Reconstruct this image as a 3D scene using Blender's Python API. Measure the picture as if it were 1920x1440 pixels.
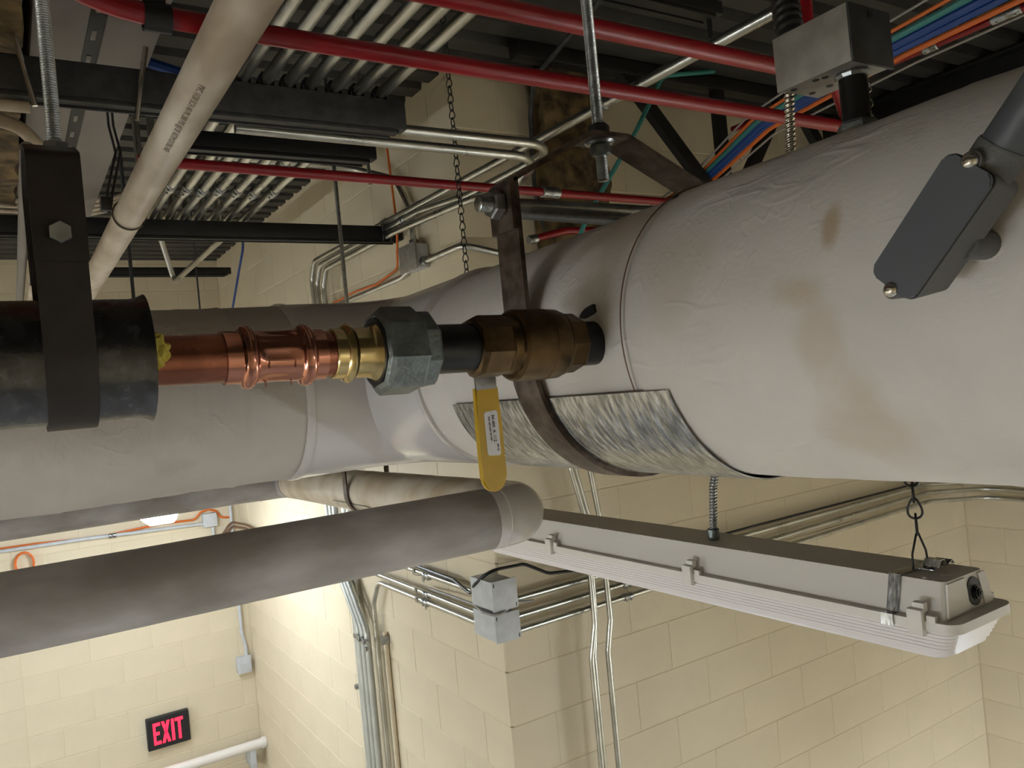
import bpy, bmesh, math, random
from mathutils import Vector, Matrix, noise
random.seed(7)
V = Vector
PI = math.pi
for o in list(bpy.data.objects):
    bpy.data.objects.remove(o)
SC = bpy.context.scene
COL = SC.collection

# ------------------------------------------------------------------ camera
# photographer stands high on a lift: camera level, rolled 5.45 degrees; metres, floor 4.5 m below
FLOOR_Z = -4.5
yaw, pit, rol = math.radians(32.448), math.radians(0.22), math.radians(5.45)
Fw = V((math.sin(yaw)*math.cos(pit), math.cos(yaw)*math.cos(pit), math.sin(pit)))
R0 = V((math.cos(yaw), -math.sin(yaw), 0)); U0 = R0.cross(Fw)
Rt = R0*math.cos(rol) - U0*math.sin(rol); Up = U0*math.cos(rol) + R0*math.sin(rol)
cd = bpy.data.cameras.new('camera'); cam = bpy.data.objects.new('camera', cd); COL.objects.link(cam)
cam.matrix_world = Matrix(((Rt.x, Up.x, -Fw.x, 0), (Rt.y, Up.y, -Fw.y, 0), (Rt.z, Up.z, -Fw.z, 0), (0, 0, 0, 1)))
cd.sensor_width = 36; cd.lens = 1495.6/1920*36; cd.clip_start = .01; cd.clip_end = 60
SC.camera = cam
# ------------------------------------------------------------------ world, light levels, exposure
w = bpy.data.worlds.new('world'); SC.world = w; w.use_nodes = True
w.node_tree.nodes['Background'].inputs[0].default_value = (.9, .95, 1, 1)
w.node_tree.nodes['Background'].inputs[1].default_value = .02
SC.view_settings.view_transform = 'Standard'; SC.view_settings.look = 'None'
SC.view_settings.exposure = 0.2; SC.view_settings.gamma = 1; SC.view_settings.use_curve_mapping = False
LENS_ALCOVE, LENS_ROOM, LENS_AISLE, LENS_BACK = 50.0, 150.0, 128.0, 58.0      # strength of the lit fixture lenses

# ------------------------------------------------------------------ materials
def srgb(r, g, b):
    f = lambda c: (c/255/12.92) if c/255 <= .04045 else ((c/255+.055)/1.055)**2.4
    return (f(r), f(g), f(b), 1)
MATS = {}
def mat(name, col, rough=.5, metal=0, n=0, nscale=20, bump=0, bscale=80, col2=None, rr=0, emit=None, coat=0, stretch=(1, 1, 1), detail=4, spec=None):
    m = bpy.data.materials.new(name); m.use_nodes = True; nt = m.node_tree; b = nt.nodes['Principled BSDF']
    b.inputs['Base Color'].default_value = col; b.inputs['Roughness'].default_value = rough; b.inputs['Metallic'].default_value = metal
    if spec is not None: b.inputs['Specular IOR Level'].default_value = spec
    if coat: b.inputs['Coat Weight'].default_value = coat
    tc = nt.nodes.new('ShaderNodeTexCoord'); mp = nt.nodes.new('ShaderNodeMapping'); mp.inputs['Scale'].default_value = stretch
    nt.links.new(tc.outputs['Object'], mp.inputs['Vector'])
    def nz(scale, det=detail):
        x = nt.nodes.new('ShaderNodeTexNoise'); x.inputs['Scale'].default_value = scale; x.inputs['Detail'].default_value = det
        nt.links.new(mp.outputs['Vector'], x.inputs['Vector']); return x
    if n:
        x = nz(nscale); rp = nt.nodes.new('ShaderNodeValToRGB'); c2 = col2 or tuple(c*(1-n) for c in col[:3])+(1,)
        rp.color_ramp.elements[0].position = .38; rp.color_ramp.elements[0].color = c2
        rp.color_ramp.elements[1].position = .66; rp.color_ramp.elements[1].color = col
        nt.links.new(x.outputs['Fac'], rp.inputs['Fac']); nt.links.new(rp.outputs['Color'], b.inputs['Base Color'])
        if rr:
            mr = nt.nodes.new('ShaderNodeMapRange'); mr.inputs['To Min'].default_value = rough-rr; mr.inputs['To Max'].default_value = rough+rr
            nt.links.new(x.outputs['Fac'], mr.inputs['Value']); nt.links.new(mr.outputs['Result'], b.inputs['Roughness'])
    if bump:
        y = nz(bscale, 3); bp = nt.nodes.new('ShaderNodeBump'); bp.inputs['Strength'].default_value = bump; bp.inputs['Distance'].default_value = .004
        nt.links.new(y.outputs['Fac'], bp.inputs['Height']); nt.links.new(bp.outputs['Normal'], b.inputs['Normal'])
    if emit:
        b.inputs['Emission Color'].default_value = emit[0]; b.inputs['Emission Strength'].default_value = emit[1]
    MATS[name] = m; return m
cream = mat('cream_block_paint', srgb(217, 203, 175), .55, n=.06, nscale=3, bump=.35, bscale=120)
mortar = mat('cream_mortar_paint', srgb(211, 197, 168), .6, bump=.3, bscale=90)
concrete = mat('grey_concrete_floor', srgb(150, 147, 143), .6, n=.2, nscale=2)
deck_m = mat('grey_deck_metal', srgb(70, 68, 65), .55, .3, n=.35, nscale=5)
black = mat('black_steel_paint', srgb(24, 23, 22), .5, .1, n=.3, nscale=15)
emt = mat('galvanized_conduit', srgb(205, 205, 198), .3, 1, n=.25, nscale=9, rr=.1)
emt_pale = mat('pale_galvanized_conduit', srgb(198, 200, 194), .42, .55, n=.12, nscale=12)
zinc = mat('zinc_plated_steel', srgb(176, 178, 178), .32, 1, n=.3, nscale=60)
strutm = mat('grey_strut_steel', srgb(78, 78, 80), .5, .6, n=.3, nscale=40)
red = mat('red_conduit_paint', srgb(142, 10, 24), .34, n=.2, nscale=12)
pvc = mat('dirty_white_plastic_pipe', srgb(205, 192, 174), .4, n=.22, nscale=14, col2=srgb(160, 142, 120), stretch=(1, .35, 1))
pvc_cover = mat('white_vinyl_fitting_cover', srgb(204, 199, 197), .15, n=.1, nscale=5)
grey_pipe = mat('grey_white_jacket', srgb(174, 169, 167), .5, n=.2, nscale=9, col2=srgb(136, 129, 124), bump=.25, bscale=40, stretch=(.5, 1, 1))
copper = mat('copper', srgb(156, 100, 80), .27, 1, n=.35, nscale=26, rr=.08)
copper_new = mat('bright_copper', srgb(188, 130, 110), .16, 1, n=.15, nscale=30)
brass = mat('brass_valve', srgb(106, 86, 60), .34, 1, n=.3, nscale=60, rr=.08)
brass_new = mat('bright_brass', srgb(205, 182, 130), .2, 1, n=.15, nscale=30)
union_m = mat('malleable_iron_zinc', srgb(128, 134, 132), .42, .85, n=.35, nscale=70, bump=.2, bscale=260)
iron = mat('black_iron_pipe', srgb(20, 19, 19), .35, .2, n=.3, nscale=40)
strap_m = mat('brown_strap_steel', srgb(108, 94, 84), .46, .6, n=.45, nscale=45, col2=srgb(64, 52, 44), rr=.12)
dark_strap = mat('dark_primer_strap', srgb(42, 34, 31), .5, .25, n=.35, nscale=50)
jacket_m = mat('dark_metal_jacket', srgb(100, 100, 102), .26, .95, n=.3, nscale=90, rr=.1, bump=.06, bscale=160)
galv = mat('galvanized_sheet', srgb(212, 214, 218), .24, 1, nscale=170, n=.3, col2=srgb(138, 140, 142), rr=.1, bump=.45, bscale=120, stretch=(.28, 1, .28))
yellow = mat('yellow_vinyl_grip', srgb(196, 156, 8), .38, n=.12, nscale=40)
paper = mat('white_label_paper', srgb(222, 220, 222), .6)
ink = mat('dark_print_ink', srgb(42, 38, 40), .7)
ink_grey = mat('grey_print_ink', srgb(112, 98, 84), .7)
lb_m = mat('dark_grey_epoxy', srgb(78, 80, 84), .42, .1)
lb_side = mat('grey_cast_body', srgb(94, 94, 92), .5, .1, bump=.15, bscale=300)
gasket = mat('black_rubber', srgb(18, 18, 18), .5)
chrome = mat('bright_screw_steel', srgb(215, 210, 200), .15, 1)
fix_white = mat('white_fixture_plastic', srgb(216, 210, 202), .42)
fix_lens = mat('frosted_lens_unlit', srgb(226, 220, 220), .3, coat=.2)
fireproof = mat('brown_fireproofing', srgb(120, 98, 62), .95, n=.5, nscale=16, col2=srgb(58, 45, 28), bump=1, bscale=60)
duct_m = mat('grey_duct_sheet', srgb(128, 120, 116), .55, .25, n=.15, nscale=4)
box_galv = mat('galvanized_box', srgb(158, 152, 144), .45, .35, n=.25, nscale=45, rr=.08)
wbox_m = mat('pale_grey_painted_box', srgb(196, 198, 200), .5, n=.12, nscale=25)
orange = mat('orange_cable', srgb(214, 104, 30), .5); teal = mat('teal_cable', srgb(60, 130, 124), .5); blue = mat('blue_cable', srgb(24, 62, 130), .5)
grey_cable = mat('grey_cable', srgb(150, 146, 140), .5); black_cable = mat('black_cable', srgb(16, 16, 17), .4)
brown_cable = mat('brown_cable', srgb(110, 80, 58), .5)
fiber = mat('yellow_fiberglass', srgb(176, 158, 62), .95, bump=1, bscale=200)
exit_black = mat('exit_sign_black', srgb(26, 26, 28), .5)
exit_red = mat('exit_letters_lit', srgb(255, 30, 60), .5, emit=((1, .02, .06, 1), 1.6))
LENSM = {}
for k, s in (('alcove', LENS_ALCOVE), ('room', LENS_ROOM), ('aisle', LENS_AISLE), ('back', LENS_BACK)):
    LENSM[k] = mat('lit_lens_'+k, srgb(250, 250, 245), .4, emit=((.82, .91, 1, 1), s))

# canvas jacket with stains that have a shape of their own
def canvas(name, base, stain, stain_spots=()):
    m = mat(name, base, .62, n=.1, nscale=7); nt = m.node_tree; b = nt.nodes['Principled BSDF']
    g0 = nt.nodes.new('ShaderNodeNewGeometry'); prev = None
    for sc, mode, st, rot, stren in ((9, 'crease', (1, .45, 1.5), .5, .28), (21, 'crease', (1.3, 1, .6), -.4, .14), (230, 'weave', (1, 1, 1), 0, .10), (45, 'weave', (1, 1, 1), 0, .18)):
        mp = nt.nodes.new('ShaderNodeMapping'); mp.inputs['Scale'].default_value = st; mp.inputs['Rotation'].default_value = (rot, rot, 0); nt.links.new(g0.outputs['Position'], mp.inputs['Vector'])
        z = nt.nodes.new('ShaderNodeTexNoise'); z.inputs['Scale'].default_value = sc; z.inputs['Detail'].default_value = 3; nt.links.new(mp.outputs['Vector'], z.inputs['Vector']); src_ = z.outputs['Fac']
        if mode == 'crease':
            s1 = nt.nodes.new('ShaderNodeMath'); s1.operation = 'SUBTRACT'; s1.inputs[1].default_value = .5; nt.links.new(src_, s1.inputs[0])
            s2 = nt.nodes.new('ShaderNodeMath'); s2.operation = 'ABSOLUTE'; nt.links.new(s1.outputs[0], s2.inputs[0])
            s3 = nt.nodes.new('ShaderNodeMapRange'); s3.interpolation_type = 'SMOOTHSTEP'; s3.inputs['From Max'].default_value = .035; s3.inputs['To Min'].default_value = 1; s3.inputs['To Max'].default_value = 0; nt.links.new(s2.outputs[0], s3.inputs['Value'])
            msk = nt.nodes.new('ShaderNodeTexNoise'); msk.inputs['Scale'].default_value = sc*.7; nt.links.new(g0.outputs['Position'], msk.inputs['Vector'])
            mk = nt.nodes.new('ShaderNodeMapRange'); mk.inputs['From Min'].default_value = .48; mk.inputs['From Max'].default_value = .68; nt.links.new(msk.outputs['Fac'], mk.inputs['Value'])
            s4 = nt.nodes.new('ShaderNodeMath'); s4.operation = 'MULTIPLY'; nt.links.new(s3.outputs['Result'], s4.inputs[0]); nt.links.new(mk.outputs['Result'], s4.inputs[1]); src_ = s4.outputs[0]
        bp_ = nt.nodes.new('ShaderNodeBump'); bp_.inputs['Strength'].default_value = stren; bp_.inputs['Distance'].default_value = .003; nt.links.new(src_, bp_.inputs['Height'])
        if prev: nt.links.new(prev, bp_.inputs['Normal'])
        prev = bp_.outputs['Normal']
    nt.links.new(prev, b.inputs['Normal'])
    src = b.inputs['Base Color'].links[0].from_socket
    geo = nt.nodes.new('ShaderNodeNewGeometry')
    nz = nt.nodes.new('ShaderNodeTexNoise'); nz.inputs['Scale'].default_value = 16; nz.inputs['Detail'].default_value = 5
    nt.links.new(geo.outputs['Position'], nz.inputs['Vector'])
    for (c, sc, amt) in stain_spots:
        mp = nt.nodes.new('ShaderNodeMapping'); mp.vector_type = 'TEXTURE'; mp.inputs['Location'].default_value = c; mp.inputs['Scale'].default_value = sc
        nt.links.new(geo.outputs['Position'], mp.inputs['Vector'])
        ln = nt.nodes.new('ShaderNodeVectorMath'); ln.operation = 'LENGTH'; nt.links.new(mp.outputs['Vector'], ln.inputs[0])
        ad = nt.nodes.new('ShaderNodeMath'); ad.operation = 'MULTIPLY_ADD'; ad.inputs[1].default_value = 1.6; nt.links.new(nz.outputs['Fac'], ad.inputs[0]); nt.links.new(ln.outputs['Value'], ad.inputs[2])
        mr = nt.nodes.new('ShaderNodeMapRange'); mr.inputs['From Min'].default_value = 1.25; mr.inputs['From Max'].default_value = 1.95; mr.inputs['To Min'].default_value = amt; mr.inputs['To Max'].default_value = 0
        nt.links.new(ad.outputs[0], mr.inputs['Value'])
        mx = nt.nodes.new('ShaderNodeMix'); mx.data_type = 'RGBA'; mx.inputs['B'].default_value = stain
        nt.links.new(mr.outputs['Result'], mx.inputs['Factor']); nt.links.new(src, mx.inputs['A']); src = mx.outputs['Result']
    nt.links.new(src, b.inputs['Base Color']); return m
canvas_m = canvas('canvas_jacket', srgb(206, 199, 192), srgb(170, 142, 104),
    [((.55, .385, .10), (.05, .009, .022), .7), ((.55, .412, .055), (.06, .03, .016), .42), ((.55, .40, .02), (.06, .024, .04), .32), ((.56, .375, -.03), (.06, .024, .03), .28),
     ((.56, .56, .10), (.05, .05, .06), .25), ((.60, .72, .17), (.06, .10, .03), .3), ((.58, .38, -.06), (.06, .05, .04), .3)])
canvas_left = canvas('canvas_jacket_shaded', srgb(188, 180, 172), srgb(140, 126, 106), [((.22, 1.34, -.08), (.04, .08, .02), .5), ((.1, 1.36, .0), (.2, .1, .05), .2)])  # same canvas toned greyer, shade on the left run put into the colour

# ------------------------------------------------------------------ mesh helpers
def new_bm(): return bmesh.new()
def mesh_from(verts, faces, name='m'):
    me = bpy.data.meshes.new(name); me.from_pydata([tuple(v) for v in verts], [], faces); me.update(); return me
def bm_mesh(bm, smooth=False, angle=None):
    bmesh.ops.recalc_face_normals(bm, faces=bm.faces)
    me = bpy.data.meshes.new('m'); bm.to_mesh(me); bm.free()
    if smooth:
        me.polygons.foreach_set('use_smooth', [True]*len(me.polygons))
        if angle: me.set_sharp_from_angle(angle=math.radians(angle))
    me.update(); return me
def fillet(pts, rad, k=8):
    pts = [V(p) for p in pts]; out = [pts[0]]
    for i in range(1, len(pts)-1):
        a, b, c = pts[i-1], pts[i], pts[i+1]
        r = rad[i-1] if isinstance(rad, (list, tuple)) else rad
        d1 = (a-b).normalized(); d2 = (c-b).normalized(); ang = d1.angle(d2)
        if ang > PI-.02 or r <= 0: out.append(b); continue
        t = min(r/math.tan(ang/2), (a-b).length*.49, (c-b).length*.49); r2 = t*math.tan(ang/2)
        ctr = b + (d1+d2).normalized()*(r2/math.sin(ang/2)); p0 = b+d1*t; p1 = b+d2*t
        v0 = p0-ctr; v1 = p1-ctr; tot = v0.angle(v1); ax = v0.cross(v1).normalized()
        for j in range(k+1): out.append(ctr + Matrix.Rotation(tot*j/k, 3, ax) @ v0)
    out.append(pts[-1]); return out
def frames(pts):
    n = len(pts); T = []
    for i in range(n):
        T.append((pts[min(i+1, n-1)]-pts[max(i-1, 0)]).normalized())
    ref = V((0, 0, 1)) if abs(T[0].z) < .9 else V((1, 0, 0))
    N = [(ref-T[0]*ref.dot(T[0])).normalized()]
    for i in range(1, n):
        q = T[i-1].rotation_difference(T[i]); x = q @ N[-1]; N.append((x-T[i]*x.dot(T[i])).normalized())
    return T, N
def add_sweep(bm, pts, r, seg=14, cap=True, rf=None):
    pts = [V(p) for p in pts]; T, N = frames(pts); rings = []
    for i, p in enumerate(pts):
        B = T[i].cross(N[i]); ring = []
        ri = r[i] if isinstance(r, (list, tuple)) else r
        for j in range(seg):
            a = 2*PI*j/seg; rad = ri + (rf(i, a, p) if rf else 0)
            ring.append(bm.verts.new(p + N[i]*math.cos(a)*rad + B*math.sin(a)*rad))
        rings.append(ring)
    for i in range(len(rings)-1):
        for j in range(seg):
            f = bm.faces.new((rings[i][j], rings[i][(j+1) % seg], rings[i+1][(j+1) % seg], rings[i+1][j])); f.smooth = True
    if cap:
        bm.faces.new(rings[0][::-1]); bm.faces.new(rings[-1])
    return rings
def sweep(pts, r, seg=14, rad=0, k=8, cap=True):
    bm = new_bm(); add_sweep(bm, fillet(pts, rad, k) if rad else pts, r, seg, cap); return fin(bm, 40)
def fin(bm, angle=35):
    bmesh.ops.recalc_face_normals(bm, faces=bm.faces); me = bpy.data.meshes.new('m'); bm.to_mesh(me); bm.free()
    me.polygons.foreach_set('use_smooth', [True]*len(me.polygons)); me.set_sharp_from_angle(angle=math.radians(angle)); me.update(); return me
def add_lathe(bm, prof, o, axis, seg=32, rot=0, cap=True):
    """prof: list of (distance along axis, radius)"""
    o = V(o); ax = V(axis).normalized(); ref = V((0, 0, 1)) if abs(ax.z) < .9 else V((0, -1, 0)); N = (ref-ax*ref.dot(ax)).normalized(); B = ax.cross(N); rings = []
    for d, r in prof:
        rings.append([bm.verts.new(o+ax*d+(N*math.cos(2*PI*j/seg+rot)+B*math.sin(2*PI*j/seg+rot))*r) for j in range(seg)])
    for i in range(len(rings)-1):
        for j in range(seg): bm.faces.new((rings[i][j], rings[i][(j+1) % seg], rings[i+1][(j+1) % seg], rings[i+1][j]))
    if cap: bm.faces.new(rings[0][::-1]); bm.faces.new(rings[-1])
def lathe(prof, o, axis, seg=32, rot=0, cap=True, angle=35):
    bm = new_bm(); add_lathe(bm, prof, o, axis, seg, rot, cap); return fin(bm, angle)
def add_box(bm, lo, hi, bev=0):
    lo, hi = V(lo), V(hi); vs = [bm.verts.new((x, y, z)) for x in (lo.x, hi.x) for y in (lo.y, hi.y) for z in (lo.z, hi.z)]
    fs = [bm.faces.new([vs[i] for i in q]) for q in ((0, 1, 3, 2), (4, 6, 7, 5), (0, 4, 5, 1), (2, 3, 7, 6), (0, 2, 6, 4), (1, 5, 7, 3))]
    if bev:
        es = list({e for f in fs for e in f.edges}); bmesh.ops.bevel(bm, geom=es, offset=bev, segments=2, affect='EDGES', profile=.5)
def box(lo, hi, bev=0):
    bm = new_bm(); add_box(bm, lo, hi, bev); return fin(bm, 30)
def add_strip(bm, path, wdir, width, thick):
    """flat bar following a planar path; wdir is the width direction, thickness in the path plane"""
    path = [V(p) for p in path]; wd = V(wdir).normalized(); n = len(path); rows = []
    for i, p in enumerate(path):
        t = (path[min(i+1, n-1)]-path[max(i-1, 0)]).normalized(); nn = t.cross(wd).normalized()
        rows.append([bm.verts.new(p+wd*sx*width/2+nn*sy*thick/2) for sx, sy in ((-1, -1), (1, -1), (1, 1), (-1, 1))])
    for i in range(n-1):
        for j in range(4): bm.faces.new((rows[i][j], rows[i][(j+1) % 4], rows[i+1][(j+1) % 4], rows[i+1][j]))
    bm.faces.new(rows[0][::-1]); bm.faces.new(rows[-1])
def strip(path, wdir, width, thick, rad=0):
    bm = new_bm(); add_strip(bm, fillet(path, rad, 6) if rad else path, wdir, width, thick); return fin(bm, 30)
def add_prism(bm, poly, d):
    a = [bm.verts.new(p) for p in poly]; b = [bm.verts.new(V(p)+V(d)) for p in poly]; n = len(poly)
    bm.faces.new(a[::-1]); bm.faces.new(b)
    for i in range(n): bm.faces.new((a[i], a[(i+1) % n], b[(i+1) % n], b[i]))
def prism(poly, d, angle=30):
    bm = new_bm(); add_prism(bm, poly, d); return fin(bm, angle)
def hexa(o, axis, r, h, rot=0, ch=.12):
    return lathe([(0, r*(1-ch)), (h*.12, r), (h*.85, r), (h, r*(1-ch))], o, axis, 6, rot, angle=20)
def threads(o, axis, r, L, pitch=.0018, depth=.0011, seg=14):
    n = int(L/pitch); prof = []
    for i in range(n): prof += [(i*pitch, r-depth), (i*pitch+pitch*.5, r)]
    bm = new_bm(); add_lathe(bm, prof, o, axis, seg); return fin(bm, 60)
# ------------------------------------------------------------------ object helpers
def tag(o, label=None, cat=None, group=None, kind=None):
    if label: o['label'] = label
    if cat: o['category'] = cat
    if group: o['group'] = group
    if kind: o['kind'] = kind
    return o
def link(name, me, m, parent=None):
    o = bpy.data.objects.new(name, me); COL.objects.link(o)
    if m and not me.materials: me.materials.append(m)
    if parent:
        o.parent = parent; root = parent; off = V(parent.location)
        while root.parent: root = root.parent; off += V(root.location)
        o.location = -off
    else:
        c = V((0, 0, 0)); n = len(me.vertices)
        lo = V([min(v.co[i] for v in me.vertices) for i in range(3)]); hi = V([max(v.co[i] for v in me.vertices) for i in range(3)])
        c = (lo+hi)/2; c.z = lo.z; me.transform(Matrix.Translation(-c)); o.location = c
    return o
def one(name, me, m, label, cat, group=None): return tag(link(name, me, m), label, cat, group)
def thing(name, label, cat, loc, group=None):
    o = bpy.data.objects.new(name, None); COL.objects.link(o); o.location = loc; o.empty_display_size = .05
    return tag(o, label, cat, group)
def part(parent, name, me, m, label=None): return tag(link(name, me, m, parent), label)
def struct(name, me, m, label=None): return tag(link(name, me, m), label, kind='structure')

# ================================================================== THE ROOM
XS, YC, YB, XR, ZD = 1.485, 2.564, 6.48, 4.67, 1.21      # alcove side wall, jog wall, back wall, right wall, underside of deck
XL, YF = -4.2, -3.6
struct('floor', box((XL-.2, YF-.2, FLOOR_Z-.2), (XR+.2, YB+.2, FLOOR_Z)), concrete, 'grey concrete floor far below the pipes')
# fluted steel deck, flutes run left-right
def deck():
    prof = []; y = YF; p = .1524
    while y < YB:
        prof += [(y, 0), (y+.085, 0), (y+.097, .038), (y+.14, .038)]; y += p
    prof.append((YB, 0)); n = len(prof); vs = []
    for x in (XL, XR):
        vs += [(x, a, ZD+b) for a, b in prof]
    for x in (XL, XR): vs += [(x, YF, ZD+.06), (x, YB, ZD+.06)]
    fs = [(i, i+1, n+i+1, n+i) for i in range(n-1)] + [(2*n, 2*n+2, 2*n+3, 2*n+1)]
    return mesh_from(vs, fs)
struct('ceiling', deck(), deck_m, 'dark grey fluted metal roof deck')
BLOCK_CACHE = {}
def block_mesh(wd, ht):
    key = (round(wd, 3), round(ht, 3))
    if key not in BLOCK_CACHE:
        b = .0018; d = .012; W, H = wd/2, ht/2
        vs = [(-W, d, -H), (W, d, -H), (W, d, H), (-W, d, H), (-W, b, -H), (W, b, -H), (W, b, H), (-W, b, H), (-W+b, 0, -H+b), (W-b, 0, -H+b), (W-b, 0, H-b), (-W+b, 0, H-b)]
        fs = [(0, 3, 2, 1)]
        for i in range(4): j = (i+1) % 4; fs += [(i, j, 4+j, 4+i), (4+i, 4+j, 8+j, 8+i)]
        fs.append((8, 9, 10, 11)); me = mesh_from(vs, fs, 'block'); me.materials.append(cream); BLOCK_CACHE[key] = me
    return BLOCK_CACHE[key]
C_H, C_L, JT = .2032, .4064, .0055
def wall_blocks(parent, org, udir, u0, u1, z0, z1, rotz, phase, breaks=()):
    """blocks over u0..u1 of the wall line org + u*udir (front face towards local -Y after rotz)"""
    k0 = round((z0+1.053)/C_H); k1 = int((z1+1.053)/C_H + .999)
    for k in range(k0, k1):
        za = -1.053+k*C_H; zb = min(za+C_H, z1)
        if zb-za < .03: continue
        cuts = {u0, u1} | set(b for b in breaks if u0 < b < u1); off = phase[k % 2]; i = math.floor((u0-off)/C_L)
        while off+i*C_L < u1:
            c = off+i*C_L
            if u0+.05 < c < u1-.05 and all(abs(c-b) > .1 for b in breaks): cuts.add(c)
            i += 1
        cs = sorted(cuts)
        for a, b in zip(cs, cs[1:]):
            me = block_mesh(b-a-JT, zb-za-JT); o = bpy.data.objects.new('block', me); COL.objects.link(o); o.parent = parent
            p = V(org)+V(udir)*((a+b)/2); o.location = V((p.x, p.y, (za+zb)/2))-V(parent.location)
            o.rotation_euler = (0, 0, rotz)
MD = .0019   # mortar recess
wb = struct('wall_back', box((XL-.2, YB+MD, FLOOR_Z), (XS+.3, YB+.2, ZD+.05)), mortar, 'cream painted concrete block wall behind the exit sign')
wall_blocks(wb, (0, YB, 0), (1, 0, 0), -1.55, XS, -2.9, ZD-.02, 0, (XS-.1016, XS-.1016-.2032), breaks=(-.048,))
ws = struct('wall_side', box((XS+MD, YC+.012, FLOOR_Z), (XS+.3, YB+.1, ZD+.05)), mortar, 'cream painted block wall with the conduit stack')
wall_blocks(ws, (XS, 0, 0), (0, 1, 0), YC, YB, -2.9, ZD-.02, -PI/2, (YC+.2032, YC), )
wc = struct('wall_center', box((XS+.012, YC+MD, FLOOR_Z), (XR+.2, YC+.3, ZD+.05)), mortar, 'cream painted block wall behind the hanging light fixture')
wall_blocks(wc, (0, YC, 0), (1, 0, 0), XS, XR, -2.7, ZD-.02, 0, (XS+.2032, XS))
wr = struct('wall_right', box((XR+MD, YF-.2, FLOOR_Z), (XR+.2, YC+.1, ZD+.05)), mortar, 'cream painted block wall at the right edge')
wall_blocks(wr, (XR, 0, 0), (0, 1, 0), YC-4*C_L, YC, -2.9, ZD-.02, -PI/2, (YC, YC+.2032))
for r in (wr, ws): pass
struct('wall_left', box((XL-.2, YF-.2, FLOOR_Z), (XL, YB+.2, ZD+.05)), cream, 'cream painted wall out of view at left')
struct('wall_front', box((XL, YF-.2, FLOOR_Z), (XR, YF, ZD+.05)), cream, 'cream painted wall behind the photographer')

# ================================================================== BIG INSULATED PIPE
PX, PY, PR = .706, 1.50, .162
def wrinkle(amp, sc, seed):
    def f(i, a, p):
        q = V((p.x*sc+seed, p.y*sc, p.z*sc)) + V((math.cos(a), math.sin(a), 0))*1.7
        return amp*(noise.fractal(q, 1.0, 2.1, 4)) 
    return f
def resample(pts, step):
    out = [V(pts[0])]
    for a, b in zip(pts, pts[1:]):
        a, b = V(a), V(b); n = max(1, int((b-a).length/step))
        out += [a+(b-a)*(i+1)/n for i in range(n)]
    return out
def jacket(path, r, m_amp, m_sc, seed, seams=(), axis=0, seg=96, step=.008, lip=0, fold=0):
    pts = resample(path, step); bm = new_bm(); wf = wrinkle(m_amp, m_sc, seed); n = len(pts)
    def rf(i, a, p):
        v = wf(i, a, p)
        c = p[axis]
        for s, dpt in seams:
            s2 = s + .006*noise.noise(V((math.cos(a)*1.3, math.sin(a)*1.3, s*9)))
            d = c-s2
            if abs(d) < .03: v += dpt*(1 if d < 0 else -.4)*math.exp(-abs(d)/.008)
        if fold: v += fold*max(0, noise.noise(V((p.x*9, p.y*9, math.sin(a)*7+math.cos(a)*5+seed))))*(.5-.5*math.sin(a) if False else 1)
        return v
    add_sweep(bm, pts, r, seg, True, rf); return fin(bm, 45)
bp = thing('insulated_pipe', 'huge canvas-wrapped insulated pipe bending from the right edge to the left', 'pipe', (PX, .6, -.12))
part(bp, 'canvas_jacket', jacket([(PX, -.9, .05), (PX, .620, .043)], .1648, .0022, 7, 3, [(.33, .0012), (.245, .001), (-.1, .001)], 1, 128, .009), canvas_m, 'pale stained canvas jacket with wrinkles')
part(bp, 'canvas_jacket', jacket([(PX, .600, .043), (PX, 1.16, .036)], .1606, .0024, 9, 8, [(1.0, .0012)], 1, 128, .008), canvas_m)
elb = fillet([(PX, 1.13, .037), (PX, PY, .033), (.44, PY, .031)], .27, 26)
bm = new_bm(); add_sweep(bm, resample(elb, .02), .1642, 96, True); part(bp, 'elbow_cover', fin(bm, 45), pvc_cover, 'smooth glossy white elbow cover')
for q, d in ((V((PX, 1.13, .037)), V((0, 1, 0))), (V((.447, PY, .031)), V((-1, 0, 0)))):
    part(bp, 'cover_band', lathe([(-.003, .1645), (-.002, .1662), (.008, .1662), (.012, .1646)], q, d, 96), pvc_cover)
lj = [(.452, PY, .031), (-1.3, PY, .02)]
part(bp, 'canvas_jacket', jacket(lj, .1612, .0020, 8, 21, [(.335, .0020), (.262, -.0012), (.20, .0014), (.145, -.0012), (.06, .0016), (-.03, .0016), (-.11, -.001)], 0, 128, .007), canvas_left, 'creased canvas jacket, greyed for shade, with wrap seams')
part(bp, 'seam_shade_ring', sweep([V((PX+math.cos(a)*.1652, .6205+.012*math.sin(a*.5), .043+math.sin(a)*.1652)) for a in [2*PI*i/96 for i in range(97)]], .0008, 6), brown_cable, 'thin dark ring for the shade and dirt in the seam where the canvas wraps overlap')  # dark ring standing for the shade and dirt in the overlap gap
# torn holes round the tapping and at the sensor
bm = new_bm()
ring = [(math.cos(a)*(.012+.003*math.sin(3*a+1)), math.sin(a)*(.0085+.002*math.cos(2*a))) for a in [2*PI*i/16 for i in range(16)]]
th0 = math.radians(168.5)
for i in range(1): pass
def on_pipe(th, y, r): return V((PX+math.cos(th)*r, y, .0425+math.sin(th)*r))
vs = [bm.verts.new(on_pipe(th0+ (b*.8+a*.25)/.163, .691+a, .1632)) for a, b in ring]; vb = [bm.verts.new(on_pipe(th0+(b*.8+a*.25)/.163, .691+a, .155)) for a, b in ring]
bm.faces.new(vs); bm.faces.new(vb[::-1])
for i in range(16): bm.faces.new((vs[i], vs[(i+1) % 16], vb[(i+1) % 16], vb[i]))
part(bp, 'torn_hole', fin(bm), gasket, 'small black tear in the canvas')

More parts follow.
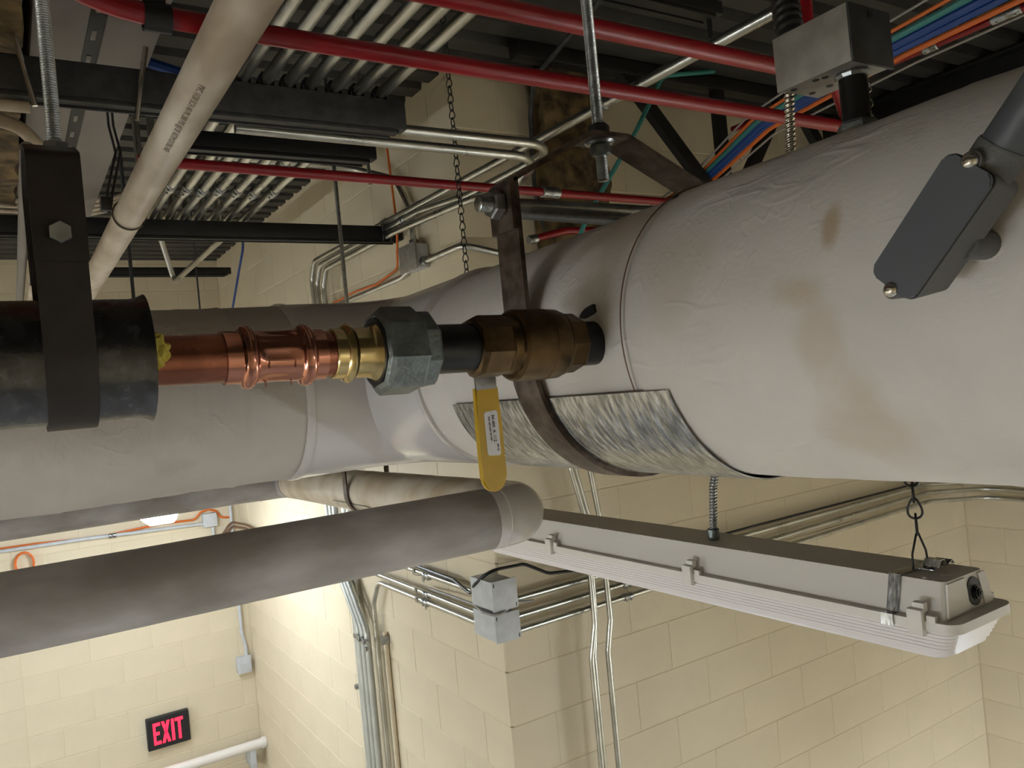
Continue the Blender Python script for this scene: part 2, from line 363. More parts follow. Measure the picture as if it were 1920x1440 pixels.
# galvanised insulation shield resting in the hanger
bm = new_bm(); ths = [math.radians(200.5+139*i/40) for i in range(41)]; ys = [.581+.45*j/12 for j in range(13)]
g = [[[bm.verts.new(V((PX+math.cos(t)*r, y + (.03*((i/40)) if j == 12 else 0)+(.02*(i/40)**3 if j == 0 else 0), .041+math.sin(t)*r))) for j, y in enumerate(ys)] for i, t in enumerate(ths)] for r in (.1662, .1676)]
for i in range(40):
    for j in range(12):
        for k in (0, 1): bm.faces.new((g[k][i][j], g[k][i+1][j], g[k][i+1][j+1], g[k][i][j+1]))
for i in range(40):
    for j in (0, 12): bm.faces.new((g[0][i][j], g[0][i+1][j], g[1][i+1][j], g[1][i][j]))
for j in range(12):
    for i in (0, 40): bm.faces.new((g[0][i][j], g[0][i][j+1], g[1][i][j+1], g[1][i][j]))
one('insulation_shield', fin(bm, 40), galv, 'shiny mottled galvanized sheet saddle curved under the big canvas pipe', 'pipe shield')

# ------------------------------------------------------------------ centre clevis hanger
HY = .815; hz = .041
def clevis(name, label, pc, r, width, axis, rod_top, mstrap, rod_r, bolt_z, top_z, apex_half, shoulder_z, yoke_low, bolt_r, nut_side=-1, rod_off=0, thr=True, thick=.006):
    """axis 'Y': pipe runs along Y (strap plane XZ); axis 'X': pipe along X (strap plane YZ)"""
    P = (lambda a, z, y=0: V((pc[0]+a, pc[1]+y, z))) if axis == 'Y' else (lambda a, z, y=0: V((pc[0]+y, pc[1]+a, z)))
    wd = V((0, 1, 0)) if axis == 'Y' else V((1, 0, 0)); cz = pc[2]
    t = thing(name, label, 'pipe hanger', P(0, cz-r))
    rs = r+thick/2
    path = [P(-rs, bolt_z+.028)] + [P(rs*math.cos(math.radians(180+180*i/28)), cz+rs*math.sin(math.radians(180+180*i/28))) for i in range(29)] + [P(rs, bolt_z+.028)]
    part(t, 'strap', strip(path, wd, width, thick), mstrap)
    ro = rs+thick+.0005
    yk = [P(-ro, yoke_low), P(-ro, shoulder_z), P(rod_off-apex_half, top_z), P(rod_off+apex_half, top_z), P(ro, shoulder_z), P(ro, yoke_low)]
    part(t, 'yoke', strip(yk, wd, width, thick, .012), mstrap)
    ax = P(1, 0)-P(0, 0)
    L = ro+.05
    b = part(t, 'bolt', lathe([(-ro-.034, bolt_r*.75), (-ro-.033, bolt_r), (ro+.02, bolt_r)], P(0, bolt_z), ax, 16), zinc)
    if thr: part(t, 'bolt_thread', threads(P(-ro-.035, bolt_z), ax, bolt_r*1.06, .03, .0024, .0012), zinc)
    part(t, 'nut', hexa(P(-ro-thick/2-.015, bolt_z), ax, bolt_r*1.95, .015), zinc)
    part(t, 'bolt_head', hexa(P(ro+thick/2, bolt_z), ax, bolt_r*1.9, .009), zinc)
    # rod with nuts and washers
    part(t, 'threaded_rod', threads(P(rod_off, top_z-.055), (0, 0, 1), rod_r, rod_top-top_z+.055, .0021, .0011), zinc)
    part(t, 'nut', hexa(P(rod_off, top_z+thick/2+.002), (0, 0, 1), rod_r*1.85, .015), black)
    part(t, 'washer', lathe([(0, rod_r*2.5), (.002, rod_r*2.5)], P(rod_off, top_z+thick/2), (0, 0, 1), 24), zinc)
    part(t, 'washer', lathe([(0, rod_r*2.2), (.003, rod_r*2.6), (.0035, rod_r*2.4)], P(rod_off, top_z-thick/2-.0038), (0, 0, 1), 24), zinc)
    part(t, 'nut', hexa(P(rod_off, top_z-thick/2-.018), (0, 0, 1), rod_r*1.8, .014), union_m)
    return t
clevis('clevis_hanger', 'brown steel clevis hanger with silver rod around the huge canvas pipe', (PX, HY, hz), .1678, .050, 'Y', ZD, strap_m, .0078, .222, .316, .03, .246, .188, .0092, rod_off=-.014)

# ------------------------------------------------------------------ left clevis hanger on the small line
SY, SZ = .69, .046
def left_hanger():
    t = thing('clevis_hanger', 'dark brown clevis hanger holding the black metal jacketed pipe', 'pipe hanger', (.042, SY, -.005))
    zc = .051; r = .0495; th = .004; wd = V((1, 0, 0)); P = lambda a, z: V((.042, SY+a, z))
    path = [P(-r, .160)] + [P(r*math.cos(math.radians(180+180*i/24)), zc+r*math.sin(math.radians(180+180*i/24))) for i in range(25)] + [P(r, .160)]
    part(t, 'strap', strip(path, wd, .033, th), dark_strap)
    ro = r+th+.0005
    part(t, 'yoke', strip([P(-ro, .118), P(-ro, .194), P(-.02, .208), P(.02, .208), P(ro, .194), P(ro, .118)], wd, .034, th, .006), dark_strap)
    part(t, 'bolt', lathe([(-ro-.003, .006), (ro+.02, .006)], P(0, .137), (0, 1, 0), 16), zinc)
    part(t, 'bolt_head', hexa(P(-ro-th/2-.007, .137), (0, 1, 0), .0079, .006, ch=.06), zinc, 'silver hex bolt head')
    part(t, 'threaded_rod', threads(V((.048, SY, .19)), (0, 0, 1), .0054, ZD-.19, .0019, .0009), zinc)
    part(t, 'nut', hexa(V((.048, SY, .2105)), (0, 0, 1), .0095, .008), zinc)
left_hanger()

# ================================================================== SMALL PIPE LINE (runs left-right, taps into the big pipe)
t = thing('jacketed_pipe', 'black metal jacketed insulated pipe end at the left edge', 'pipe', (-.2, SY, 0))
part(t, 'metal_jacket', lathe([(-.9, .047), (.088, .047), (.093, .0482), (.098, .0505), (.0985, .0485), (.094, .046), (.06, .0455)], (0, SY, .051), (1, 0, -.004), 64, cap=False), jacket_m, 'dark reflective sheet metal jacket')
part(t, 'insulation_core', lathe([(.02, .0454), (.090, .0454), (.0925, .043), (.093, .021)], (0, SY, .051), (1, 0, -.004), 48), black)
bm = new_bm(); bmesh.ops.create_icosphere(bm, subdivisions=4, radius=1)
for v in bm.verts:
    d = v.co.normalized(); k = 1+.35*noise.fractal(d*2.3, 1, 2, 4); v.co = V((.101+d.x*.011*k, SY-.0195+d.y*.006*k, .054+d.z*.014*k))
part(t, 'insulation_tuft', fin(bm, 60), fiber, 'tuft of yellow fiberglass')
t = thing('copper_pipe', 'copper pipe with a pressed copper coupling left of the brass adapter', 'pipe', (.17, SY, .025))
ax = (1, 0, -.02); o0 = (0, SY, .050)
part(t, 'tube', lathe([(.085, .0206), (.266, .0206)], o0, ax, 48), copper)
bm = new_bm(); seg = 72; prof = []
def ring_r(x):
    r = .0226
    for c in (.1745, .2245):
        d = abs(x-c)
        if d < .006: r = max(r, .0226+.0047*math.sqrt(max(0, 1-(d/.006)**2)))
    return r
xs = [.1555+.0855*i/60 for i in range(61)]; rings = []
for x in xs:
    row = []
    for j in range(seg):
        a = 2*PI*j/seg; r = ring_r(x)
        if .182 < x < .217: 
            u = (x-.182)/.035; fl = math.cos(6*a); r += -.0012*max(0, fl)*(1-abs(2*u-1)**4) - .0007*math.sin(PI*u)
        row.append(bm.verts.new((x, SY+math.cos(a)*r, .050-.02*x+math.sin(a)*r)))
    rings.append(row)
for i in range(60):
    for j in range(seg): bm.faces.new((rings[i][j], rings[i][(j+1) % seg], rings[i+1][(j+1) % seg], rings[i+1][j]))
bm.faces.new(rings[0][::-1]); bm.faces.new(rings[-1])
cp = part(t, 'press_coupling', fin(bm, 50), copper_new, 'shiny copper press coupling with two raised beads')
for a in (200, 260):
    for x in (.1885, .2105):
        c = V((x, SY+math.cos(math.radians(a))*.0222, .050-.02*x+math.sin(math.radians(a))*.0222))
        part(cp, 'press_mark', box(c-V((.0005, .001, .004)), c+V((.0005, .001, .004))), copper_new)
t = thing('brass_adapter', 'short bright brass press adapter between copper pipe and grey union', 'pipe fitting', (.272, SY, .02))
part(t, 'body', lathe([(.249, .0218), (.250, .0229), (.259, .0229), (.2605, .0255), (.264, .0272), (.2675, .0255), (.269, .0232), (.283, .0232), (.288, .0245), (.292, .0282), (.297, .0292), (.300, .0292)], o0, ax, 56), brass_new)
t = thing('pipe_union', 'grey hexagonal pipe union between brass adapter and black nipple', 'pipe fitting', (.31, SY, .005))
part(t, 'union_nut', lathe([(.2925, .031), (.2915, .034), (.2935, .0385), (.2975, .0418), (.3275, .0418), (.331, .0395)], (0, SY, .0505), ax, 8, .2, angle=20), union_m)
part(t, 'tailpiece', lathe([(.329, .036), (.331, .0377), (.343, .0377), (.3465, .0345), (.347, .026)], (0, SY, .0505), ax, 8, .35, angle=20), union_m)
part(t, 'bore', lathe([(.2905, .0312), (.2915, .0312)], (0, SY, .0505), ax, 40), gasket)
one('pipe_nipple', lathe([(.345, .0236), (.349, .0241), (.40, .0241), (.406, .0236)], (0, SY, .0505), ax, 48), iron, 'black steel nipple between grey union and brass valve', 'pipe fitting')
one('pipe_nipple', lathe([(.520, .0241), (.556, .0241)], (0, SY, .0505), ax, 48), iron, 'short black nipple joining the brass valve to the big canvas pipe', 'pipe fitting')
t = thing('ball_valve', 'brass ball valve with a yellow lever handle', 'valve', (.45, SY, .0))
oz = (0, SY, .0515)
part(t, 'end_hex', lathe([(.3935, .026), (.395, .0298), (.4, .0318), (.428, .0318), (.4305, .030)], oz, ax, 8, .25, angle=18), brass)
part(t, 'neck', lathe([(.425, .029), (.436, .0292), (.443, .033)], oz, ax, 48), brass)
part(t, 'body', lathe([(.4385, .030), (.4395, .0345), (.4425, .0368), (.4745, .0372), (.4752, .0365), (.4765, .0365), (.4772, .0372), (.494, .0366), (.4968, .0352), (.4985, .0335), (.4992, .0342), (.5005, .0342), (.501, .031)], oz, ax, 64, angle=25), brass)
part(t, 'outlet_hex', lathe([(.5, .0305), (.503, .0318), (.521, .0318), (.5245, .029)], oz, ax, 8, .1, angle=18), brass)
hy = .712
part(t, 'stem', lathe([(0, .009), (.03, .009)], (.418, SY+.024, .040), (0, 1, 0), 20), zinc)
part(t, 'handle_neck', strip([(.419, SY+.044, .055), (.419, SY+.044, .034), (.419, hy-.002, .020), (.419, hy-.002, -.01)], (1, 0, 0), .0245, .003, .006), zinc, 'bare plated steel neck of the lever')
hx = .4190
pts = [(hx-.0135, 0, .004), (hx+.0135, 0, .003)]
outl = [(-.0138, .002), (-.0143, -.04), (-.0142, -.091)] + [(-.0142*math.cos(a), -.091-.0148*math.sin(a)) for a in [PI*i/14 for i in range(1, 14)]] + [(.0142, -.091), (.0143, -.04), (.0138, .002)]
sl = .045
poly = [V((hx+a+sl*0*b, hy-.0042, b)) for a, b in outl]
bm = new_bm(); add_prism(bm, poly, (0, .0075, 0)); bmesh.ops.bevel(bm, geom=[e for e in bm.edges if abs((e.verts[0].co-e.verts[1].co).y) < 1e-5], offset=.0018, segments=2, affect='EDGES')
hd = part(t, 'handle_grip', fin(bm, 40), yellow, 'yellow vinyl dipped lever grip')
lz0, lz1 = -.023, -.068
lp = [V((hx+.001+a, hy-.0047, b)) for a, b in [(-.0075, lz1+.002), (-.0055, lz1), (.0065, lz1-.001), (.0085, lz1+.001), (.0085, lz0-.001), (.0065, lz0+.001), (-.0055, lz0), (-.0075, lz0-.002)]]
lb = part(hd, 'label', prism(lp, (0, .0006, 0)), paper, 'white sticker with small print')
def text_mesh(txt, size, ext=.0002, bold=0):
    cu = bpy.data.curves.new('txt', 'FONT'); cu.body = txt; cu.size = size; cu.extrude = ext; cu.offset = bold; cu.resolution_u = 2; cu.align_x = 'CENTER'; cu.align_y = 'CENTER'
    ob = bpy.data.objects.new('txt', cu); COL.objects.link(ob); dg = bpy.context.evaluated_depsgraph_get()
    me = bpy.data.meshes.new_from_object(ob.evaluated_get(dg)); bpy.data.objects.remove(ob); bpy.data.curves.remove(cu); return me
def put_text(parent, name, txt, size, right, up, ctr, m, ext=.0002, bold=0, label=None):
    me = text_mesh(txt, size, ext, bold); r = V(right).normalized(); u = V(up).normalized(); n = r.cross(u)
    me.transform(Matrix(((r.x, u.x, n.x, ctr[0]), (r.y, u.y, n.y, ctr[1]), (r.z, u.z, n.z, ctr[2]), (0, 0, 0, 1))))
    return part(parent, name, me, m, label)
yl = hy-.0050
put_text(hd, 'printed_text', '94-400  A  112', .0046, (.02, 0, -1), (1, 0, .02), (hx+.0035, yl, -.0405), ink)
put_text(hd, 'printed_text', 'MAX 600 CWP 150 WSP', .0024, (.02, 0, -1), (1, 0, .02), (hx-.001, yl, -.0405), ink)
put_text(hd, 'printed_text', 'RP-10', .003, (.02, 0, -1), (1, 0, .02), (hx+.0065, yl, -.0605), ink)

# ================================================================== GREY PIPE BELOW, WITH ITS ELBOWS
GR = .0665; gx, gy, gz = .962, 1.524, -.283
t = thing('insulated_pipe', 'smooth grey insulated pipe under the huge canvas pipe, bending back beside the block wall', 'pipe', (.2, gy, gz-GR))
g_wr = wrinkle(.0009, 6, 40)
def gtube(pts, r, seg=64):
    bm = new_bm(); add_sweep(bm, resample(pts, .03), r, seg, True, g_wr); return fin(bm, 45)
part(t, 'jacket', gtube([(-1.3, gy, gz), (.872, gy, gz)], GR), grey_pipe)
part(t, 'elbow_cover', gtube(fillet([(.868, gy, gz), (gx, gy, gz), (gx, gy+.12, gz)], .085, 14), GR+.0012), pvc_cover, 'smooth pale elbow cover')
part(t, 'seam_band', lathe([(.893, GR+.0005), (.894, GR+.0022), (.8975, GR+.0022), (.8985, GR+.0005)], (0, gy, gz), (1, 0, 0), 64), pvc_cover)
fy = 3.33
lit_jacket = mat('lit_pipe_jacket', srgb(214, 203, 186), .5, n=.15, nscale=9, col2=srgb(186, 168, 142))  # brighter jacket copy, light from the alcove put into the colour
part(t, 'jacket', gtube([(gx, gy+.11, gz), (gx, fy-.11, gz-.015)], GR), lit_jacket)
part(t, 'elbow_cover', gtube(fillet([(gx, fy-.12, gz-.015), (gx, fy, gz-.016), (gx-.12, fy, gz-.016)], .1, 12), GR+.001), grey_pipe)
part(t, 'jacket', gtube([(gx-.11, fy, gz-.016), (-1.5, fy, gz-.02)], GR), grey_pipe)
t = thing('strap_hanger', 'brown strap hanger on the smooth grey pipe seen below the huge canvas pipe', 'pipe hanger', (gx, 2.44, gz-.09))
zc = gz-.008; rs = GR+.006
path = [V((gx-rs, 2.44, zc+.16))] + [V((gx+rs*math.cos(math.radians(180+9*i)), 2.44, zc+rs*math.sin(math.radians(180+9*i)))) for i in range(21)] + [V((gx+rs, 2.44, zc+.16))]
part(t, 'strap', strip(path, (0, 1, 0), .03, .005), strap_m)
bm = new_bm(); gg = [[[bm.verts.new((gx+math.cos(math.radians(205+130*i/20))*r, 2.44+y, zc+math.sin(math.radians(205+130*i/20))*r)) for y in (-.16, .16)] for i in range(21)] for r in (GR+.0022, GR+.0036)]
for i in range(20):
    for k in (0, 1): bm.faces.new((gg[k][i][0], gg[k][i+1][0], gg[k][i+1][1], gg[k][i][1]))
    for j in (0, 1): bm.faces.new((gg[0][i][j], gg[0][i+1][j], gg[1][i+1][j], gg[1][i][j]))
for i in (0, 20): bm.faces.new((gg[0][i][0], gg[0][i][1], gg[1][i][1], gg[1][i][0]))
part(t, 'shield', fin(bm, 40), galv)
part(t, 'rod', lathe([(0, .0065), (ZD-zc-.17, .0065)], (.953, 2.44, zc+.17), (0, 0, 1), 10), zinc)
part(t, 'crossbar', box((gx-rs-.004, 2.425, zc+.155), (gx+rs+.004, 2.455, zc+.172)), strap_m)

# ================================================================== HANGING LIGHT FIXTURES
def fixture(name, label, group, cx, y0, L, zrim, lens_mat, full=True):
    t = thing(name, label, 'light fixture', (cx, y0, zrim-.055), group)
    Q = lambda x, y, z: V((cx+x, y0+y, zrim+z))
    def frustum(z0, z1, wa, wb, ea, eb, rc=.012):
        bm = new_bm(); rows = []
        def rr(hw, e):
            pts = []
            for (sx, sy, a0) in ((1, 1, 0), (-1, 1, 90), (-1, -1, 180), (1, -1, 270)):
                ccx = sx*(hw-rc); ccy = (L-e-rc) if sy > 0 else (e+rc)
                for k in range(5): a = math.radians(a0+22.5*k); pts.append((ccx+rc*math.cos(a), ccy+rc*math.sin(a)))
            return pts
        for z, hw, e in ((z0, wa, ea), (z1, wb, eb)): rows.append([bm.verts.new(Q(x, y, z)) for x, y in rr(hw, e)])
        n = len(rows[0])
        for j in range(n): bm.faces.new((rows[0][j], rows[0][(j+1) % n], rows[1][(j+1) % n], rows[1][j]))
        bm.faces.new(rows[0][::-1]); bm.faces.new(rows[1]); return fin(bm, 35)
    part(t, 'housing', frustum(0, .053, .070, .0533, .024, .028, .010), fix_white)
    part(t, 'rim', frustum(-.0145, 0, .0835, .0835, 0, 0, .022), fix_white)
    # ribbed lens
    bm = new_bm(); n = 7; rows = []
    prof = []
    for k in range(n):
        z = -.0145-.0062*k; hw = .0775-.0022*k-(.004 if k == n-1 else 0); prof += [(z, hw, .010+.003*k), (z-.0046, hw-.0006, .0105+.003*k), (z-.0062, hw-.0032, .013+.003*k)]
    prof += [(-.0625, .058, .04)]
    for z, hw, e in prof:
        rc = .02; pts = []
        for (sx, sy, a0) in ((1, 1, 0), (-1, 1, 90), (-1, -1, 180), (1, -1, 270)):
            ccx = sx*(hw-rc); ccy = (L-e-rc) if sy > 0 else (e+rc)
            for k in range(5): a = math.radians(a0+22.5*k); pts.append(bm.verts.new(Q(ccx+rc*math.cos(a), ccy+rc*math.sin(a), z)))
        rows.append(pts)
    m_ = len(rows[0])
    for i in range(len(rows)-1):
        for j in range(m_): bm.faces.new((rows[i][j], rows[i][(j+1) % m_], rows[i+1][(j+1) % m_], rows[i+1][j]))
    bm.faces.new(rows[0]); bm.faces.new(rows[-1][::-1])
    part(t, 'lens', fin(bm, 25), lens_mat, 'ribbed translucent lens')
    if not full: return t
    # latches on the rim
    for side in (-1, 1):
        for y in (.06, .53, 1.01, L-.06):
            if y > L-.03: continue
            c = part(t, 'latch', box(Q(side*.0835-.008 if side > 0 else -.0835-.008, y-.014, -.022), Q(side*.0835+.008 if side > 0 else -.0835+.004, y+.010, .017), .002), fix_white, 'white plastic latch')
            part(c, 'latch_hook', box(Q(side*.078-.006, y-.014, .012), Q(side*.078+.006, y+.004, .026), .0015), fix_white)
            part(c, 'latch_stop', box(Q(side*.080-.004, y-.030, -.004), Q(side*.080+.004, y-.016, .009), .001), fix_white)
    # stainless strap round the housing and hanging bracket
    sy = .105
    part(t, 'bracket_band', strip([Q(-.0865, sy, -.017), Q(-.0865, sy, .001), Q(-.0705, sy, .001), Q(-.0555, sy, .0555), Q(.0555, sy, .0555), Q(.0705, sy, .001), Q(.0865, sy, .001), Q(.0865, sy, -.017)], (0, 1, 0), .020, .0012), galv, 'grey steel band')
    part(t, 'hook_bracket', strip([Q(-.022, .075, .060), Q(-.006, .075, .060), Q(.0, .075, .071), Q(.010, .075, .071), Q(.015, .075, .060), Q(.032, .075, .066), Q(.038, .075, .060)], (0, 1, 0), .026, .0013), galv)
    for x, y in ((-.046, .062), (-.046, .40), (-.046, .86), (.046, .07), (.046, .6)):
        part(t, 'rivet', lathe([(0, .0042), (.0012, .0034), (.0022, .001)], Q(x, y, .0535), (0, 0, 1), 14), fix_white)
    part(t, 'knockout', lathe([(0, .0085), (.0016, .0085), (.0018, .0075)], Q(-.012, .048, .0535), (0, 0, 1), 24), fix_white)
    # end plate details : sloped face with oval port
    nrm = V((0, -1, .075)).normalized(); upv = V((0, .075, 1)).normalized(); c0 = Q(.0, .0262, .026)
    def plate(x0, x1, u0, u1, d0, d1, m, nm, pr=None, oval=False):
        if oval:
            pts = [V((c0.x+(x0+x1)/2+(x1-x0)/2*math.cos(a), c0.y, c0.z))+upv*((u0+u1)/2+((u1-u0)/2-(x1-x0)/2)*(1 if math.sin(a) >= 0 else -1)+(x1-x0)/2*math.sin(a)) for a in [2*PI*(i+.5)/28 for i in range(28)]]
        else:
            pts = [V((c0.x+x, c0.y, c0.z))+upv*u for x, u in ((x0, u0), (x1, u0), (x1*.84, u1), (x0*.84, u1))]
        pts = [p+nrm*d0 for p in pts]; return part(t, nm, prism(pts, nrm*(d1-d0)), m)
    plate(-.062, -.003, -.024, .024, 0, .003, fix_white, 'end_plate'); plate(.040, .064, -.024, .024, 0, .003, fix_white, 'end_plate')
    plate(.0, .036, -.0215, .0215, .0005, .0022, gasket, 'cable_port', oval=True)
    part(t, 'cable_gland', lathe([(.001, .0115), (.004, .0115), (.0042, .0095), (.007, .0095), (.0072, .006), (.0095, .006), (.0097, .003), (.011, .003)], c0+V((.021, 0, 0))-upv*.003, nrm, 28, angle=25), black_cable)
    return t
FX, FY0, FL, FZ = 1.198, .640, 1.385, -.401
fixture('light_fixture', 'unlit white hanging light fixture with ribbed lens under the big canvas pipe', 'hanging light fixtures', FX, FY0, FL, FZ, fix_lens)
fixture('light_fixture', 'lit hanging light fixture far off, its glowing lens end just below the grey pipe', 'hanging light fixtures', .625, 4.35, 1.385, -.46, LENSM['alcove'], False)
fixture('light_fixture', 'lit hanging light fixture out of view at right, low in the room', 'hanging light fixtures', 3.3, -.9, 1.385, -1.75, LENSM['room'], False)
fixture('light_fixture', 'lit hanging light fixture out of view left of the photographer', 'hanging light fixtures', -2.6, .2, 1.385, -1.05, LENSM['aisle'], False)
fixture('light_fixture', 'added fill fixture with lit lens, out of view at far left', 'hanging light fixtures', -2.6, 3.4, 1.385, -1.05, LENSM['aisle'], False)  # unseen lamp added to brighten the left pipe run

fixture('light_fixture', 'lit hanging light fixture out of view behind the photographer at right', 'hanging light fixtures', 2.3, -3.3, 1.385, -.85, LENSM['back'], False)
# chains -------------------------------------------------------------
def chain(name, label, p0, p1, link_h, wire, m, hook=None):
    p0, p1 = V(p0), V(p1); L = (p1-p0).length; d = (p1-p0).normalized(); n = int(L/link_h); t = thing(name, label, 'chain', p1)
    def lm(w):
        pts = []; hgt = link_h*1.22
        for i in range(24):
            a = 2*PI*i/24; x = w*math.sin(a)*(1-.45*math.cos(a)); z = hgt/2*math.cos(a); pts.append(V((x, 0, z)))
        bm = new_bm(); pts.append(pts[0]); add_sweep(bm, pts, wire, 6, False); return fin(bm, 60)
    me = lm(link_h*.36); me.materials.append(m)
    for i in range(n+1):
        o = bpy.data.objects.new('link', me); COL.objects.link(o); o.parent = t; o.location = p0+d*(i+.5)*L/(n+1)-p1; o.rotation_euler = (0, 0, .5+(PI/2 if i % 2 else 0))
    if hook:
        bm = new_bm(); add_sweep(bm, [V(q) for q in hook], wire*.9, 6); part(t, 'hook', fin(bm, 60), m)
    return t
chain('chain', 'dark chain hanging straight down in front of the block wall corner', (1.115, 1.93, ZD), (1.113, 1.93, .25), .0225, .0016, black)
chain('chain', 'dark steel chain holding the unlit white light fixture', (1.197, .737, -.06), (1.2, .737, -.290), .027, .0019, black, [(1.18, .737, -.347), (1.181, .737, -.322), (1.197, .737, -.292), (1.203, .737, -.292), (1.219, .737, -.322), (1.222, .737, -.345)])
# armoured cable to the fixture
def helix_tube(path, r, pitch, seg=14, amp=.16):
    pts = resample(path, pitch/5); bm = new_bm(); s = [0]
    for a, b in zip(pts, pts[1:]): s.append(s[-1]+(b-a).length)
    add_sweep(bm, pts, r, seg, True, lambda i, a, p: r*amp*math.sin(2*PI*s[i]/pitch-a)); return fin(bm, 80)
t = thing('armored_cable', 'silver armoured cable entering the top of the unlit light fixture', 'cable', (1.19, 1.166, -.345))
part(t, 'armor', helix_tube(fillet([(1.205, 1.10, -.02), (1.195, 1.13, -.15), (1.19, 1.155, -.24), (1.19, 1.166, -.335)], .1, 6), .0075, .0065), zinc)
part(t, 'connector', lathe([(0, .0105), (.004, .0105), (.0042, .0122), (.021, .0122), (.0225, .011)], (1.19, 1.166, -.3475), (0, 0, 1), 20), union_m)

# ================================================================== CONDUIT HELPERS
def conduit(label, pts, r=.0117, rad=.1, m=emt, couplings=(), group=None, name='conduit', seg=14, cm=None):
    path = fillet(pts, rad, 8); me_b = new_bm(); add_sweep(me_b, path, r, seg)
    if not couplings: return one(name, fin(me_b, 45), m, label, 'conduit', group)
    t = thing(name, label, 'conduit', V(pts[0]), group); part(t, 'tube', fin(me_b, 45), m)
    for c, ax, *ln in couplings:
        l = ln[0] if ln else .05
        cp_ = part(t, 'coupling', lathe([(-l/2, r+.0012), (-l/2+.003, r+.0038), (-.003, r+.0034), (0, r+.0024), (.003, r+.0034), (l/2-.003, r+.0038), (l/2, r+.0012)], c, ax, 18), cm or zinc)
        for s in (-.3, .3):
            part(cp_, 'set_screw', lathe([(0, .0032), (.006, .0032)], V(c)+V(ax)*l*s+V((-.5, 0, -.866) if abs(V(ax).y) > .5 else (0, -.5, -.866))*(r+.002), (-.5, 0, -.866) if abs(V(ax).y) > .5 else (0, -.5, -.866), 8), zinc)
    return t
ORD = ['first', 'second', 'third', 'fourth', 'fifth', 'sixth', 'seventh']
# ------------------------------------------------------------------ ceiling rack: seven conduits on trapeze struts
RX = [.500, .552, .602, .652, .711, .768, .827]; RZ = .741
for i, x in enumerate(RX):
    end = [(x, 3.21, RZ), (x, 3.26, RZ), (x, 3.26, 1.20)] if i < 6 else [(x, 4.60, RZ), (x-.16, 4.30, 1.2)]
    lab = ('%s from left of the seven parallel ceiling conduits' % ORD[i]) if i < 6 else 'rightmost of the seven parallel ceiling conduits, running on to a far elbow'
    conduit(lab, [(x, .35, RZ)]+end, .0136, .05 if i < 6 else .03, emt, [((x, 2.70+.012*(i % 3), RZ), (0, 1, 0), .06)] + ([((x, 2.38, RZ), (0, 1, 0), .05)] if i == 5 else []), 'parallel ceiling conduits')
def strut(name, label, x0, x1, y, zb, h=.082, wd=.041, m=strutm, holes=True):
    t = thing(name, label, 'strut channel', ((x0+x1)/2, y, zb))
    bm = new_bm(); add_box(bm, (x0, y-wd/2, zb+.012), (x1, y+wd/2, zb+h), .002); part(t, 'channel', fin(bm, 30), m)
    for s in (-1, 1):
        part(t, 'lip', box((x0-.01, y+s*wd/2-(.003 if s > 0 else 0)-(.0 if s > 0 else .003), zb), (x1-.03, y+s*wd/2+(.003 if s > 0 else 0)+(0 if s > 0 else .0), zb+.010), .001), m)
    part(t, 'slot_strip', box((x0, y-wd/2+.006, zb+.004), (x1-.02, y+wd/2-.006, zb+.0125)), black)
    return t
strut('strut_channel', 'dark grey strut channel crossing the ceiling below the parallel conduits, nearest one', -.6, .888, 1.785, .645)
strut('strut_channel', 'black strut channel reaching the block wall, second below the ceiling conduits', -.6, 1.48, 3.10, .655, .07, m=black)
strut('strut_channel', 'short black strut channel far off below the ceiling, third one', .50, 1.19, 4.86, .815, .05, m=black)
strut('strut_channel', 'black strut channel just behind the nearest grey strut', .35, .925, 2.06, .655, .05, m=black)
for i, x in enumerate(RX):   # pipe clamps on the near strut
    one('conduit_clamp', strip([(x-.0165, 1.78, RZ-.014), (x-.0165, 1.78, RZ), (x-.010, 1.78, RZ+.0155), (x+.010, 1.78, RZ+.0155), (x+.0165, 1.78, RZ), (x+.0165, 1.78, RZ-.014)], (0, 1, 0), .025, .002), strutm, 'strut clamp on the %s from left of the seven ceiling conduits' % ORD[i], 'clamp', 'strut clamps on ceiling conduits')
def rod(label, x, y, z0, z1, r=.0048, m=zinc, dx=0):
    return one('hanger_rod', lathe([(0, r), ((V((x+dx, y, z1))-V((x, y, z0))).length, r)], (x, y, z0), V((x+dx, y, z1))-V((x, y, z0)), 10), m, label, 'rod')
rod('steel rod with nut at the right end of the near strut', .905, 2.06, .60, ZD, .005)
rod('far thin rod hanging beyond the ceiling conduits', .99, 4.82, .3, ZD, .005, strutm)
rod('far grey threaded rod beside the dirty white pipe', .523, 3.9, .40, ZD, .008, strutm)
rod('tilted bright bolt on the near strut at the left rod', .094, 1.755, .625, .79, .0055, chrome, -.03)
rod('tilted bright bolt on the near strut under the grey duct', .272, 1.755, .615, .77, .0055, chrome, .03)
# ------------------------------------------------------------------ dirty white plastic pipe with ring hanger
PVX, PVZ, PVR = .262, .455, .0305
t = thing('plastic_pipe', 'dirty white plastic pipe running under the ceiling at upper left', 'pipe', (PVX, 1.5, PVZ-PVR))
part(t, 'tube', sweep(resample([(PVX, -.3, PVZ), (PVX, 4.4, PVZ)], .3), PVR, 40), pvc)
th = math.radians(242); bx = V((PVX+math.cos(th)*(PVR+.0003), 0, PVZ+math.sin(th)*(PVR+.0003)))
n_ = V((math.cos(th), 0, math.sin(th)))
upt = V((0, -1, 0)).cross(n_) * -1
put_text(t, 'printed_text', 'PVC 1120 SCH 40 PR 280 PSI @73F ASTM D1785 NSF', .0125, (0, 1, 0), n_.cross(V((0, 1, 0))), (bx.x, 1.21, bx.z), ink_grey, .0001)
t = thing('ring_hanger', 'thin wire ring hanger around the dirty white plastic pipe', 'pipe hanger', (PVX, 1.90, PVZ-.04))
